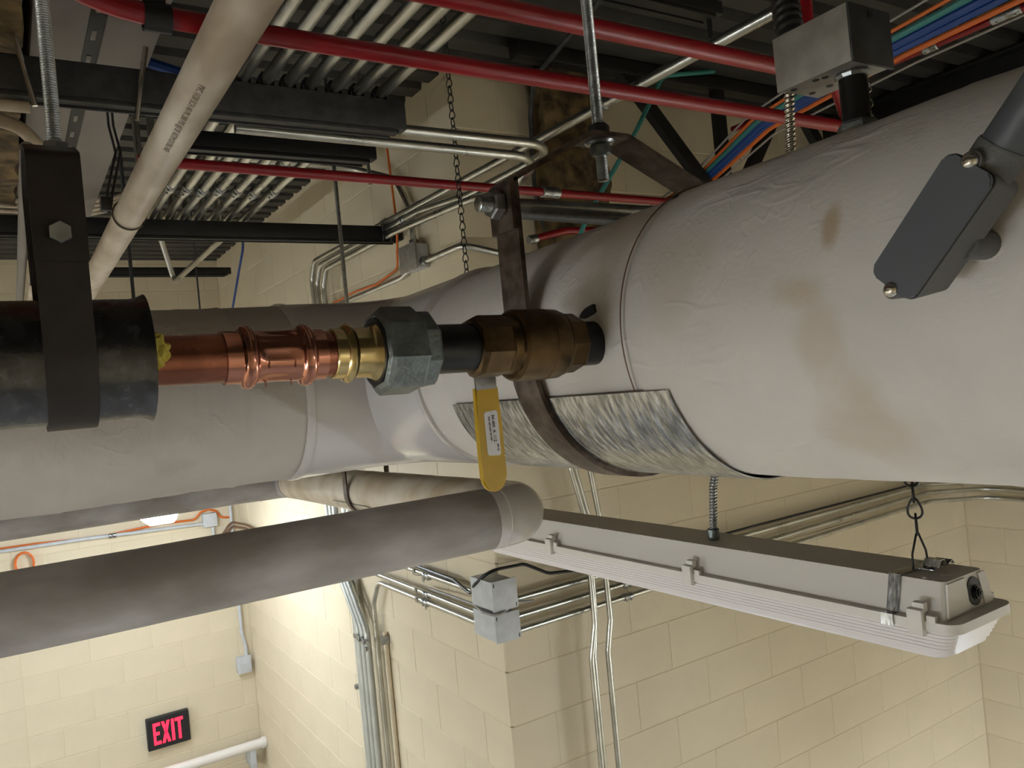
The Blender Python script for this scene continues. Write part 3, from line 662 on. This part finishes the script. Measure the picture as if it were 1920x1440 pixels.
part(t, 'ring', strip([V((PVX+.0335*math.cos(2*PI*i/36), 1.90, PVZ+.0335*math.sin(2*PI*i/36))) for i in range(37)], (0, 1, 0), .006, .003), strap_m)
part(t, 'clip', box((PVX-.055, 1.885, PVZ+.005), (PVX-.034, 1.915, PVZ+.035), .003), strutm)
part(t, 'wire', sweep([(PVX-.04, 1.90, PVZ+.0), (PVX-.040, 1.90, PVZ+.045), (PVX-.012, 1.93, .600), (PVX-.006, 2.05, .70), (PVX-.006, 2.05, ZD)], .0028, 8), strutm)
part(t, 'wire', sweep([(PVX-.034, 1.90, PVZ+.02), (PVX-.030, 1.90, PVZ+.045), (PVX-.002, 1.93, .600), (PVX+.004, 2.05, .70), (PVX+.004, 2.05, ZD)], .0028, 8), strutm)

# ------------------------------------------------------------------ red conduits
conduit('bent red conduit crossing the ceiling in front of the parallel conduits', [(-.05, .72, .515), (.10, 1.045, .502), (.3, 1.05, .5), (1.72, 1.06, .5)], .0133, [.25, .05], red, [((.62, 1.05, .5), (1, 0, 0), .05)][:0])
conduit('red conduit at the top, parallel above the bent red one', [(-.8, .862, .5), (1.235, .875, .5), (1.26, .875, ZD)], .0133, .06, red)
conduit('thinner red conduit low behind the clevis hanger with a silver coupling', [(.30, 1.975, .6), (2.2, 2.06, .6)], .0133, .1, red, [((1.50, 2.028, .6), (1, .045, 0), .07)])
conduit('short bent red conduit on the far side of the big canvas pipe', [(1.70, 2.42, .540), (1.83, 2.40, .568), (2.3, 2.38, .58)], .0133, .1, red, [((1.69, 2.421, .537), (1, 0, .2), .04)])
conduit('red conduit far right under the deck beside the black beam, with a pale coupling', [(2.69, -.3, 1.0), (2.69, 2.3, 1.0)], .0133, .1, red, [((2.69, 1.20, 1.0), (0, 1, 0), .09), ((2.69, 1.44, .997), (0, 1, 0), .05)])
conduit('short red conduit slanting behind the galvanized box', [(1.35, .93, .62), (1.62, 1.06, .5)], .0133, .02, red)
t = thing('pipe_clamp', 'black clamp holding the bent red conduit at upper left', 'clamp', (.195, 1.05, .48))
part(t, 'ring', lathe([(-.016, .0138), (-.016, .018), (.016, .018), (.016, .0138)], (.197, 1.05, .5), (1, 0, 0), 24, cap=False), black)
part(t, 'ear', box((.185, 1.045, .515), (.209, 1.060, .56), .002), black)
part(t, 'bolt', lathe([(0, .005), (.03, .005)], (.197, 1.03, .54), (0, 1, 0), 8), zinc)

# ------------------------------------------------------------------ long conduits on the alcove wall side
conduit('long silver conduit running diagonally from the metal box to the far block wall', [(1.4, .2, .714), (1.4, 3.98, .742), (1.405, 4.05, .66), (1.41, 4.08, -.2)], .0135, [.06, .05], emt, [((1.4, 1.63, .727), (0, 1, 0), .05)])
conduit('upper of two silver conduits leaving the near strut end and bending back', [(.5, 1.823, .679), (1.40, 1.823, .676), (1.40, 2.36, .674), (1.40, 2.75, .710), (1.40, 3.90, .708), (1.405, 3.98, .63), (1.41, 4.00, -.2)], .0130, [.12, .1, .1, .06, .05], emt, [((1.40, 2.90, .710), (0, 1, 0), .05)])
conduit('lower of two silver conduits leaving the near strut end and bending back', [(.5, 1.873, .660), (1.375, 1.873, .654), (1.40, 2.14, .622), (1.40, 2.34, .655), (1.40, 2.98, .680), (1.40, 3.82, .676), (1.405, 3.89, .60), (1.41, 3.91, -.2)], .0130, [.12, .08, .08, .1, .06, .05], emt)
for i, (x, z) in enumerate(((1.4, .738), (1.40, .710), (1.40, .680))):
    one('conduit_clamp', strip([(x-.018, 3.07, z-.02), (x-.018, 3.07, z+.005), (x, 3.07, z+.018), (x+.018, 3.07, z+.005), (x+.018, 3.07, z-.02)], (0, 1, 0), .02, .0025, .008), zinc, ['strut clamp on the long diagonal conduit', 'middle strut clamp on the wall end of the second strut', 'inner strut clamp on the wall end of the second strut'][i], 'clamp', 'clamps on the second strut')
# wall junction box and its conduits
t = thing('junction_box', 'grey cast junction box on the upper block wall behind the chain', 'junction box', (1.45, 2.93, .505))
part(t, 'body', box((1.425, 2.86, .512), (1.483, 3.0, .610), .006), wbox_m); part(t, 'cover', box((1.418, 2.852, .506), (1.426, 3.008, .616), .003), box_galv)
part(t, 'hub', lathe([(0, .02), (.03, .018)], (1.455, 2.93, .606), (0, 0, 1), 16), zinc); part(t, 'hub', lathe([(0, .02), (.03, .018)], (1.455, 2.863, .535), (0, -1, 0), 16), zinc)
conduit('grey conduit curving down into the junction box behind the chain', [(.8, 3.3, 1.04), (1.36, 3.27, 1.02), (1.455, 3.05, .92), (1.455, 2.93, .76), (1.455, 2.93, .63)], .0125, .09, emt)
conduit('silver conduit leaving the wall junction box rightward around the corner', [(1.458, 2.84, .535), (1.452, 2.53, .535), (1.56, 2.515, .51), (1.92, 2.515, .445), (2.2, 2.52, .35)], .0125, .05, emt)
conduit('silver conduit leaving the junction box to the left along the wall', [(1.463, 3.0, .530), (1.466, 3.10, .510), (1.466, 4.0, .498)], .0118, .06, emt)
def cable(label, pts, r, m, rad=.05, name='cable', group=None, seg=8):
    return one(name, sweep(fillet(pts, rad, 6), r, seg), m, label, 'cable', group)
cable('orange cable hanging from the roof edge down past the junction box', [(1.44, 3.12, 1.19), (1.40, 2.98, 1.02), (1.42, 3.0, .70), (1.46, 3.12, .55), (1.455, 3.35, .52), (1.45, 3.6, .525), (1.45, 4.0, .51)], .0048, orange, .06)
cable('blue cable hanging against the far upper block wall', [(1.30, 4.9, 1.19), (1.30, 4.95, 1.0), (1.31, 5.14, .89), (1.32, 5.43, .69), (1.34, 5.6, .3)], .0075, blue, .1)

# ------------------------------------------------------------------ things behind the hanger: fireproofed column, joist, beam
bm = new_bm(); add_box(bm, (1.82, 2.46, .30), (2.11, 2.558, ZD))
bmesh.ops.subdivide_edges(bm, edges=bm.edges[:], cuts=22, use_grid_fill=True)
for v in bm.verts:
    q = v.co*7; v.co += V((noise.noise(q)*.03, min(0, noise.fractal(q*1.3+V((5, 0, 0)), 1, 2, 4)*.04), 0))
    v.co.y = min(v.co.y, 2.560)
one('fireproofed_column', fin(bm, 80), fireproof, 'rough brown fireproofed column standing against the block wall', 'column')
t = thing('steel_joist', 'black open-web steel joist behind the big canvas pipe', 'joist', (2.5, 2.3, .68))
part(t, 'top_chord', box((1.6, 2.27, 1.150), (4.6, 2.33, 1.205), .003), black); part(t, 'bottom_chord', box((2.3, 2.27, .655), (4.6, 2.33, .70), .003), black)
web = [((2.08, 1.17), (2.54, .69)), ((2.60, 1.17), (2.60, .69)), ((2.66, .69), (3.02, 1.17)), ((3.10, 1.17), (3.46, .69)), ((3.55, .69), (3.9, 1.17))]
for (xa, za), (xb, zb) in web: part(t, 'web_member', strip([(xa, 2.29, za), (xb, 2.29, zb)], (0, 1, 0), .035, .052), black)
t = thing('steel_beam', 'black steel roof beam at the upper right behind the big canvas pipe', 'beam', (3.62, 1, .8))
part(t, 'web', box((3.66, -2.5, .85), (3.672, 2.55, 1.19)), black); part(t, 'bottom_flange', box((3.60, -2.5, .835), (3.73, 2.55, .85), .002), black); part(t, 'top_flange', box((3.60, -2.5, 1.19), (3.73, 2.55, 1.205), .002), black)
strut('strut_channel', 'black strut channel end high above the red conduits', .95, 1.55, 1.34, .845, .045, m=black)
rod('black rod holding the high strut channel above the red conduits', 1.52, 1.34, .80, ZD, .006, black)
conduit('grey steel conduit passing behind the brown hanger arm over the big canvas pipe', [(1.19, 1.80, .470), (2.1, 1.80, .447)], .0155, .1, strutm)
conduit('thin conduit high under the deck with a bend, above the rough brown column', [(1.2, 1.0, 1.05), (1.55, 1.75, 1.10), (1.72, 2.35, 1.12), (1.79, 2.5, 1.05), (1.79, 2.52, .75), (1.86, 2.52, .42)], .0085, .06, strutm)
# cable bundle at upper right, draping down along the wall
bundle = [(2.35, -.6, 1.02), (2.35, .9, .955), (2.36, 1.4, .925), (2.40, 1.95, .87), (2.52, 2.38, .78), (2.40, 2.46, .70), (2.0, 2.49, .48)]
for i, (dx, dz, r, m, lab) in enumerate(((-.055, .065, .004, grey_cable, 'thin pale cable above the coloured cable bundle'), (-.03, .04, .006, orange, 'upper orange cable of the coloured bundle'), (-.012, .02, .011, teal, 'teal cable of the coloured bundle'), (.004, 0, .013, blue, 'upper blue cable of the coloured bundle'), (.02, -.018, .011, blue, 'lower blue cable of the coloured bundle'), (.036, -.038, .009, orange, 'lower thick orange cable of the coloured bundle'), (.06, -.075, .004, grey_cable, 'thin pale cable below the coloured cable bundle'))):
    cable(lab+' at the upper right', [V(p)+V((dx*(1, 1, .8, .55, .4, .3, .3)[j], -.010*i, dz*(1, 1, .8, .55, .45, .4, .4)[j])) for j, p in enumerate(bundle)], r, m, .2)
cable('single teal cable slanting down across the wall behind the joist', [(2.55, 2.25, ZD), (2.23, 2.22, 1.14), (2.07, 2.22, .915), (1.86, 2.3, .60), (1.80, 2.35, .45)], .009, teal, .1)

# ------------------------------------------------------------------ galvanised box on a black nipple on top of the big pipe
t = thing('sensor_box', 'galvanized square box on a black pipe nipple above the big canvas pipe', 'junction box', (.69, .445, .20))
part(t, 'body', box((.6615, .4245, .263), (.7205, .504, .313), .0012), box_galv)
part(t, 'side_cover', box((.6595, .4232, .2618), (.6618, .505, .3142), .0004), box_galv, 'plain sheet side cover')
part(t, 'end_cover', box((.6595, .4215, .2615), (.7225, .4247, .3145), .0008), strutm)
for p in ((.672, .495), (.672, .470), (.70, .495), (.70, .475), (.675, .462)):
    part(t, 'knockout', lathe([(0, .0032), (.0006, .0032)], (p[0], p[1], .2624), (0, 0, 1), 14), gasket)
part(t, 'lid_screw', lathe([(0, .0032), (.002, .0032)], (.6905, .4205, .308), (0, 1, 0), 10), gasket)
nx, ny = .6905, .444
part(t, 'locknut', lathe([(0, .0150), (.003, .0165), (.006, .015)], (nx, ny, .2565), (0, 0, 1), 12, angle=20), zinc)
part(t, 'nipple', lathe([(0, .0128), (.045, .0128)], (nx, ny, .215), (0, 0, 1), 32), iron)
part(t, 'nipple_thread', threads((nx, ny, .213), (0, 0, 1), .0131, .012, .0022, .001, 24), iron)
part(t, 'bushing', hexa((nx, ny, .196), (0, 0, 1), .0185, .020, .3), union_m, 'grey hexagonal bushing')
chain('chain', 'thin small bead chain beside the black nipple of the galvanized box', (.7125, .444, .262), (.7125, .444, .205), .008, .0007, chrome)
t = thing('flexible_conduit', 'black ribbed flexible conduit rising from the galvanized box', 'conduit', (.70, .515, .31))
part(t, 'tube', helix_tube([(.70, .513, .312), (.701, .515, .335), (.715, .53, .42), (.76, .56, .8)], .0135, .009, 20, .09), black_cable)
part(t, 'connector', lathe([(0, .015), (.006, .0155), (.010, .0145)], (.70, .512, .303), (0, 0, 1), 18), union_m)
t = thing('armored_cable', 'silver armoured cable passing behind the galvanized box to the big canvas pipe', 'cable', (.705, .532, .2))
part(t, 'armor', helix_tube([(.745, .525, .62), (.727, .527, .40), (.714, .530, .30), (.705, .532, .195)], .0048, .0052, 12, .2), chrome)

# ------------------------------------------------------------------ dark grey conduit body near the camera at right
t = thing('sensor_housing', 'dark grey cast sensor housing with gasketed cover in front of the canvas pipe at right', 'sensor housing', (.51, .27, .03))
c0 = V((0, .271, .0725)); la = V((0, -.058, .063)).normalized(); wa = V((0, -.063, -.058)).normalized()
def rrect(hl, hw, rc, x, notch=False):
    pts = []
    for sl_, sw, a0 in ((1, 1, 0), (-1, 1, 90), (-1, -1, 180), (1, -1, 270)):
        for k in range(6):
            a = math.radians(a0+18*k); u = sl_*(hl-rc)+rc*math.cos(a); v = sw*(hw-rc)+rc*math.sin(a); pts.append(V((x, 0, 0))+c0+la*u+wa*v)
    return pts
def bev_prism(pts, d, b):
    bm = new_bm(); add_prism(bm, pts, d); dn = V(d).normalized()
    bmesh.ops.bevel(bm, geom=[e for e in bm.edges if abs((e.verts[0].co-e.verts[1].co).dot(dn)) < 1e-6], offset=b, segments=3, affect='EDGES'); return fin(bm, 40)
part(t, 'cover', bev_prism(rrect(.0430, .0172, .006, .4835), (.003, 0, 0), .0011), lb_m, 'flat dark grey cover plate')
part(t, 'gasket', prism(rrect(.0432, .0174, .006, .4865), (.0016, 0, 0)), gasket)
bm = new_bm(); a = rrect(.0434, .0176, .006, .488); b = rrect(.0395, .0150, .006, .522); va = [bm.verts.new(p) for p in a]; vb = [bm.verts.new(p) for p in b]; n = len(a)
bm.faces.new(va[::-1]); bm.faces.new(vb)
for i in range(n): bm.faces.new((va[i], va[(i+1) % n], vb[(i+1) % n], vb[i]))
part(t, 'body', fin(bm, 40), lb_side)
for s in (1, -1):
    q = c0+la*s*.0435-wa*.002*s
    part(t, 'screw_boss', lathe([(0, .0062), (.02, .0056)], V((.4855, 0, 0))+q, (1, 0, 0), 20), lb_side)
    part(t, 'screw', lathe([(-.004, .001), (-.0038, .0028), (-.002, .0046), (0, .0048)], V((.4842, 0, 0))+q, (1, 0, 0), 20, angle=50), chrome)
e0 = V((.505, 0, 0))+c0+la*.036
part(t, 'hub', lathe([(0, .0152), (.018, .0152), (.020, .0145)], e0, la, 32), lb_side); 
part(t, 'conduit_stub', lathe([(.018, .0138), (.14, .0138)], e0, la, 32), lb_m)
part(t, 'sensor_stem', lathe([(0, .010), (.04, .010)], (.515, .268, .063), (1, 0, 0), 20), lb_side)
bm = new_bm()
ringo = [(2*PI*i/20, .0165+.004*noise.noise(V((i*.9, 3, 0)))) for i in range(20)]
vi = [bm.verts.new((.5425+.003*noise.noise(V((i*1.3, 0, 0))), .268+math.cos(a)*.011, .063+math.sin(a)*.011)) for i, (a, r) in enumerate(ringo)]
vo = [bm.verts.new((.551+.002*noise.noise(V((i*1.3, 7, 0))), .268+math.cos(a)*r*1.35, .063+math.sin(a)*r*1.2)) for i, (a, r) in enumerate(ringo)]
for i in range(20): bm.faces.new((vi[i], vi[(i+1) % 20], vo[(i+1) % 20], vo[i]))
bm.faces.new(vi)
part(t, 'torn_collar', fin(bm, 60), canvas_m, 'torn canvas around the sensor stem')

# ================================================================== CONDUITS ON THE LOWER BLOCK WALLS
CZ = [-.781, -.845, -.898]
for i, z in enumerate((-.700-.03, -.835-.01)):
    za = (-.787, -.898)[i]; zb = (-.679, -.796)[i]
    t = thing('junction_box', ('upper', 'lower')[i]+' of two square pale junction boxes on the block wall corner', 'junction box', (1.44, 2.5, za), 'corner junction boxes')
    part(t, 'body', box((1.395, 2.455, za+.003), (1.4835, 2.61, zb-.003), .002), wbox_m)
    part(t, 'cover', box((1.391, 2.4475, za), (1.495, 2.4555, zb), .0015), wbox_m)
    for x, zz in ((1.399, zb-.014), (1.487, za+.012)): part(t, 'cover_screw', box((x-.002, 2.4465, zz-.007), (x+.002, 2.448, zz+.007)), gasket)
nm = ['top', 'middle', 'bottom']
zl = [-.764, -.846, -.888]
for i in range(3):
    zz = [-.765, -.848, -.886][i]
    if i == 0: pts = [(1.455, 2.60, -.765), (1.455, 3.9, -.752), (1.455, 4.06, -.60), (1.455, 4.06, .2)]
    elif i == 1: pts = [(1.455, 2.60, -.848), (1.455, 3.72, -.840), (1.455, 3.83, -.76), (1.455, 3.83, .2)]
    else: pts = [(1.455, 2.60, -.886), (1.455, 3.66, -.880), (1.455, 3.748, -1.0), (1.455, 3.748, -3.0)]
    t = conduit(nm[i]+' of three conduits running left from the corner junction boxes', pts, .0118, .08, emt, [((1.455, 3.10+.02*i, zz), (0, 1, 0), .05)], 'conduits left of the corner boxes')
    one('conduit_strap', strip([(1.455-.0142, 3.21, zz+.02), (1.455-.0142, 3.21, zz-.008), (1.455, 3.21, zz-.0142), (1.483, 3.21, zz-.020), (1.483, 3.21, zz-.05)], (0, 1, 0), .016, .0018, .005), zinc, 'one-hole strap on the %s conduit left of the corner boxes' % nm[i], 'clamp', 'one-hole conduit straps')
for i in range(3):
    z0 = CZ[i]; z1 = [-.755, -.800, -.850][i]; z2 = [-.815, -.852, -.905][i]
    conduit(nm[i]+' of three conduits running right from the corner boxes to the right wall', [(1.49, 2.525, z0), (4.25, 2.525, z1+.002), (4.64, 2.40, z1-.025), (4.64, 1.2, z2-.02)], .0118, .12, emt, [((2.06+.0*i, 2.525, z0+(z1-z0)*.2), (1, 0, .01), .045)], 'conduits right of the corner boxes')
    conduit_x = 1.50
    one('conduit_connector', lathe([(0, .0135), (.005, .0165), (.010, .0165), (.012, .0138), (.03, .0138)], (1.4835, 2.525, z0), (1, 0, 0), 16), zinc, 'connector where the %s right-hand conduit enters the corner boxes' % nm[i], 'connector', 'conduit connectors at the corner boxes')
cable('black cable sagging over the corner junction boxes along the top right conduit', [(1.462, 3.2, -.740), (1.45, 2.85, -.742), (1.44, 2.70, -.772), (1.385, 2.56, -.70), (1.42, 2.50, -.650), (1.58, 2.52, -.660), (1.68, 2.51, -.715), (1.76, 2.505, -.722), (1.95, 2.51, -.745), (2.8, 2.512, -.735), (4.1, 2.51, -.730), (4.3, 2.5, -.70)], .0062, black_cable, .08)
cable('grey cable wrapped between the two corner junction boxes', [(1.46, 3.1, -.820), (1.43, 2.66, -.803), (1.385, 2.52, -.796), (1.388, 2.44, -.794), (1.42, 2.438, -.791), (1.52, 2.50, -.786), (1.6, 2.51, -.80)], .005, grey_cable, .03)
conduit('left of three offset vertical conduits on the wall behind the light fixture', [(1.775, 2.44, .4), (1.785, 2.45, -.33), (1.832, 2.455, -.52), (1.828, 2.45, -.93), (1.800, 2.455, -1.06), (1.797, 2.46, -3.2)], .0105, .09, emt, group='offset vertical conduits')
conduit('middle of three offset vertical conduits on the wall behind the light fixture', [(1.80, 2.45, .4), (1.805, 2.452, -.33), (1.853, 2.46, -.52), (1.848, 2.47, -.93), (1.825, 2.47, -1.06), (1.822, 2.475, -3.2)], .0095, .09, emt, group='offset vertical conduits')
conduit('right of three offset vertical conduits on the wall behind the light fixture', [(1.865, 2.44, .4), (1.875, 2.45, -.34), (1.902, 2.455, -.53), (1.905, 2.45, -.93), (1.882, 2.455, -1.05), (1.878, 2.46, -3.2)], .0115, .09, emt, group='offset vertical conduits')
# vertical stack on the alcove wall
for i in range(5):
    y = 4.03-.057*i; lab = '%s from left in the vertical conduit stack on the alcove wall' % ORD[i]
    if i < 2: pts = [(1.462, y, .1), (1.462, y+.02, -.8), (1.462, y, -3.2)]
    else: pts = [(1.427, y+.30, .1), (1.427, y+.30, -.80), (1.427, y, -1.13), (1.427, y, -3.2)]
    conduit(lab, pts, .0175 if i == 0 else .0165, .12, emt_pale, group='vertical conduit stack')
one('conduit', sweep(resample([(1.472, 3.678, -1.13), (1.472, 3.678, -3.2)], .2), .0125, 12), cream, 'cream painted pipe at the right edge of the vertical conduit stack', 'conduit')
t = thing('stack_clamp', 'zinc clamp with bolts across the vertical conduit stack', 'clamp', (1.44, 3.82, -1.19))
part(t, 'bar', box((1.403, 3.72, -1.195), (1.409, 3.94, -1.175), .001), zinc)
for y, z in ((3.85, -1.185), (3.79, -1.185), (3.765, -1.215)): part(t, 'bolt', hexa((1.394, y, z), (1, 0, 0), .012, .012), zinc)
one('strut_clip', hexa((1.44, 4.085, -1.50), (1, 0, 0), .016, .03), zinc, 'small zinc strut end left of the vertical conduit stack', 'clamp')
one('strut_clip', box((1.445, 3.655, -1.185), (1.483, 3.68, -1.145), .003), zinc, 'small zinc strut end right of the vertical conduit stack', 'clamp')

# ================================================================== BACK WALL
t = thing('exit_sign', 'black exit sign with lit red letters on the back wall', 'exit sign', (.827, YB-.02, -2.39))
part(t, 'case', box((.681, YB-.05, -2.386), (.973, YB-.001, -2.158), .006), exit_black)
part(t, 'frame', prism([(.692, YB-.052, -2.376), (.962, YB-.052, -2.376), (.962, YB-.052, -2.168), (.692, YB-.052, -2.168)], (0, .003, 0)), exit_black)
def letter(strokes, x0, wd, nmx):
    bm = new_bm()
    for poly in strokes: add_prism(bm, [V((x0+a*wd, YB-.0555, -2.350+b*.157)) for a, b in poly], (0, .004, 0))
    part(t, 'letter', fin(bm, 20), exit_red, 'glowing red letter '+nmx)
s = .26; h = .15
letter([[(0, 0), (.34, 0), (.34, 1), (0, 1)], [(.34, 0), (1, 0), (1, h), (.34, h)], [(.34, .43), (.85, .43), (.85, .43+h), (.34, .43+h)], [(.34, 1-h), (1, 1-h), (1, 1), (.34, 1)]], .722, .050, 'E')
letter([[(0, 0), (.34, 0), (1, 1), (.66, 1)], [(.66, 0), (1, 0), (.34, 1), (0, 1)]], .779, .058, 'X')
letter([[(0, 0), (1, 0), (1, 1), (0, 1)]], .846, .020, 'I')
letter([[(.33, 0), (.67, 0), (.67, 1-h), (.33, 1-h)], [(0, 1-h), (1, 1-h), (1, 1), (0, 1)]], .873, .056, 'T')
t = thing('junction_box', 'small grey box low on the back wall near the alcove corner', 'junction box', (1.40, YB-.03, -2.005))
part(t, 'body', box((1.352, YB-.048, -2.003), (1.452, YB-.001, -1.880), .004), wbox_m); part(t, 'cover', box((1.349, YB-.053, -2.006), (1.455, YB-.047, -1.877), .002), wbox_m)
part(t, 'conduit_drop', sweep(fillet([(1.43, YB-.03, -1.88), (1.428, YB-.03, -1.80), (1.408, YB-.03, -1.70), (1.412, YB-.03, -.3)], .05, 5), .0125, 10), wbox_m)
t = thing('junction_box', 'small white box high on the back wall with orange cable', 'junction box', (1.25, YB-.03, -.845))
part(t, 'body', box((1.20, YB-.05, -.845), (1.303, YB-.001, -.742), .004), wbox_m); part(t, 'conduit_drop', sweep([(1.27, YB-.03, -.85), (1.27, YB-.03, -1.12)], .012, 10), wbox_m)
conduit('pale conduit running along the back wall to the small white box', [(-2.5, YB-.025, -.74), (.4, YB-.025, -.785), (1.2, YB-.025, -.815)], .013, .1, wbox_m, [((.58, YB-.025, -.792), (1, 0, -.03), .05)])
cable('orange cable laid along the back wall conduit over the small white box', [(-2.5, YB-.015, -.725), (.1, YB-.015, -.765), (.5, YB-.015, -.790), (.9, YB-.016, -.765), (1.15, YB-.02, -.775), (1.19, YB-.02, -.725), (1.25, YB-.02, -.712), (1.31, YB-.02, -.735), (1.33, YB-.02, -.79), (1.42, YB-.02, -.80)], .008, orange, .05)
cable('coil of orange cable on the back wall at the left edge', [(.03+.055*math.cos(a), YB-.02-.003*i/6, -.885+.075*math.sin(a)) for i, a in enumerate([PI*.45+2*PI*1.9*k/30 for k in range(31)])], .0075, orange, 0)
for i in range(2): cable(('outer', 'inner')[i]+' of two brown cables arching beside the small white box', [(1.32+.02*i, YB-.02, -1.02), (1.33+.02*i, YB-.02, -.93+.0*i), (1.40+.01*i, YB-.06, -.83-.035*i), (1.455, 6.2, -.84-.03*i), (1.46, 5.6, -.87-.04*i)], .009, brown_cable, .07)
white_tube = mat('white_tube_paint', srgb(226, 220, 212), .5)
t = thing('wall_pipe', 'white tube with end cap low on the back wall right of the exit sign', 'pipe', (1.1, 6.32, -2.58))
part(t, 'tube', lathe([(0, .036), (1.9, .036)], (-.45, 6.32, -2.515), (1, 0, -.006), 28), white_tube); part(t, 'end_cap', lathe([(1.9, .042), (1.93, .042), (1.935, .036)], (-.45, 6.32, -2.515), (1, 0, -.006), 28), white_tube)
part(t, 'bracket', box((1.36, 6.30, -2.70), (1.40, 6.478, -2.55), .004), wbox_m)

# ================================================================== UPPER LEFT CORNER
t = thing('air_duct', 'flat grey sheet metal duct under the deck at upper left', 'duct', (.21, 2.2, .78))
part(t, 'duct_section', box((.100, -.5, .782), (.195, 3.38, 1.0), .003), duct_m); part(t, 'duct_section', box((.225, -.5, .782), (.325, 3.38, 1.0), .003), duct_m)
t = thing('strut_channel', 'black slotted strut channel along the middle of the grey duct', 'strut channel', (.21, 1.5, .775))
part(t, 'channel', box((.1955, -.5, .786), (.2245, 3.36, .95)), black)
for k in range(22): part(t, 'slot', box((.204, .62+.125*k, .7845), (.213, .665+.125*k, .7862), .0004), duct_m)
bm = new_bm(); add_box(bm, (-.22, .5, .76), (.082, 3.1, .98)); bmesh.ops.subdivide_edges(bm, edges=[e for e in bm.edges if (e.verts[0].co-e.verts[1].co).length > 1], cuts=120); bmesh.ops.subdivide_edges(bm, edges=[e for e in bm.edges if (e.verts[0].co-e.verts[1].co).length > .15], cuts=8, use_grid_fill=True)
for v in bm.verts: v.co += V((noise.noise(v.co*11), 0, noise.noise(v.co*11+V((9, 0, 0)))))*.016
one('fireproofed_beam', fin(bm, 80), fireproof, 'rough brown fireproofed beam along the upper left edge', 'beam')
t = thing('ring_clamp', 'pale band around the brown fireproofed beam', 'clamp', (-.07, 1.98, .73))
part(t, 'band', strip([(.095, 1.98, .99), (.095, 1.98, .742), (-.23, 1.98, .742), (-.23, 1.98, .99)], (0, 1, 0), .03, .003, .02), box_galv)
conduit('pale straight conduit end at the left edge below the near strut', [(-.5, 1.752, .625), (.085, 1.757, .622)], .0115, .1, pvc)
conduit('pale conduit at the left edge bending back behind the left threaded rod', [(-.5, 1.795, .612), (.055, 1.805, .612), (.118, 1.99, .61), (.118, 2.3, .61)], .0135, .09, pvc)
conduit('grey conduit running back beside the left clevis hanger', [(.069, 1.62, .50), (.080, 3.6, .50)], .0125, .1, duct_m, name='conduit')
t = thing('plastic_pipe', 'thin white pipe running back behind the left clevis hanger, with a strap', 'pipe', (.11, 2.8, .46))
part(t, 'tube', sweep([(.100, 1.9, .478), (.122, 4.2, .478)], .0155, 20), pvc); part(t, 'hanger_wire', sweep([(.113, 2.93, .49), (.113, 2.93, .782)], .003, 6), strutm); part(t, 'strap', lathe([(-.008, .016), (-.008, .0185), (.008, .0185), (.008, .016)], (.113, 2.93, .478), (0, 1, 0), 20, cap=False), strap_m)
for i in range(4): cable('%s of four white cables crossing under the deck near the back wall' % ORD[i], [(-.6, 4.42+.10*i, 1.13-.005*i), (.35, 4.42+.10*i, 1.10), (.55, 4.36+.09*i, 1.13), (.70, 4.3+.09*i, 1.19)], .011, pvc, .1, group='white cables under the deck')
cable('blue cable lying on top of the near strut behind the dirty white pipe', [(.33, 1.9, .80), (.40, 1.88, .775), (.455, 1.90, .775)], .012, blue, .1)
one('conduit_fitting', lathe([(0, .012), (.05, .012), (.06, .009)], (.30, 1.80, .735), (.9, 0, -.25), 12), strutm, 'dark fitting on the near strut beside the grey duct', 'clamp')
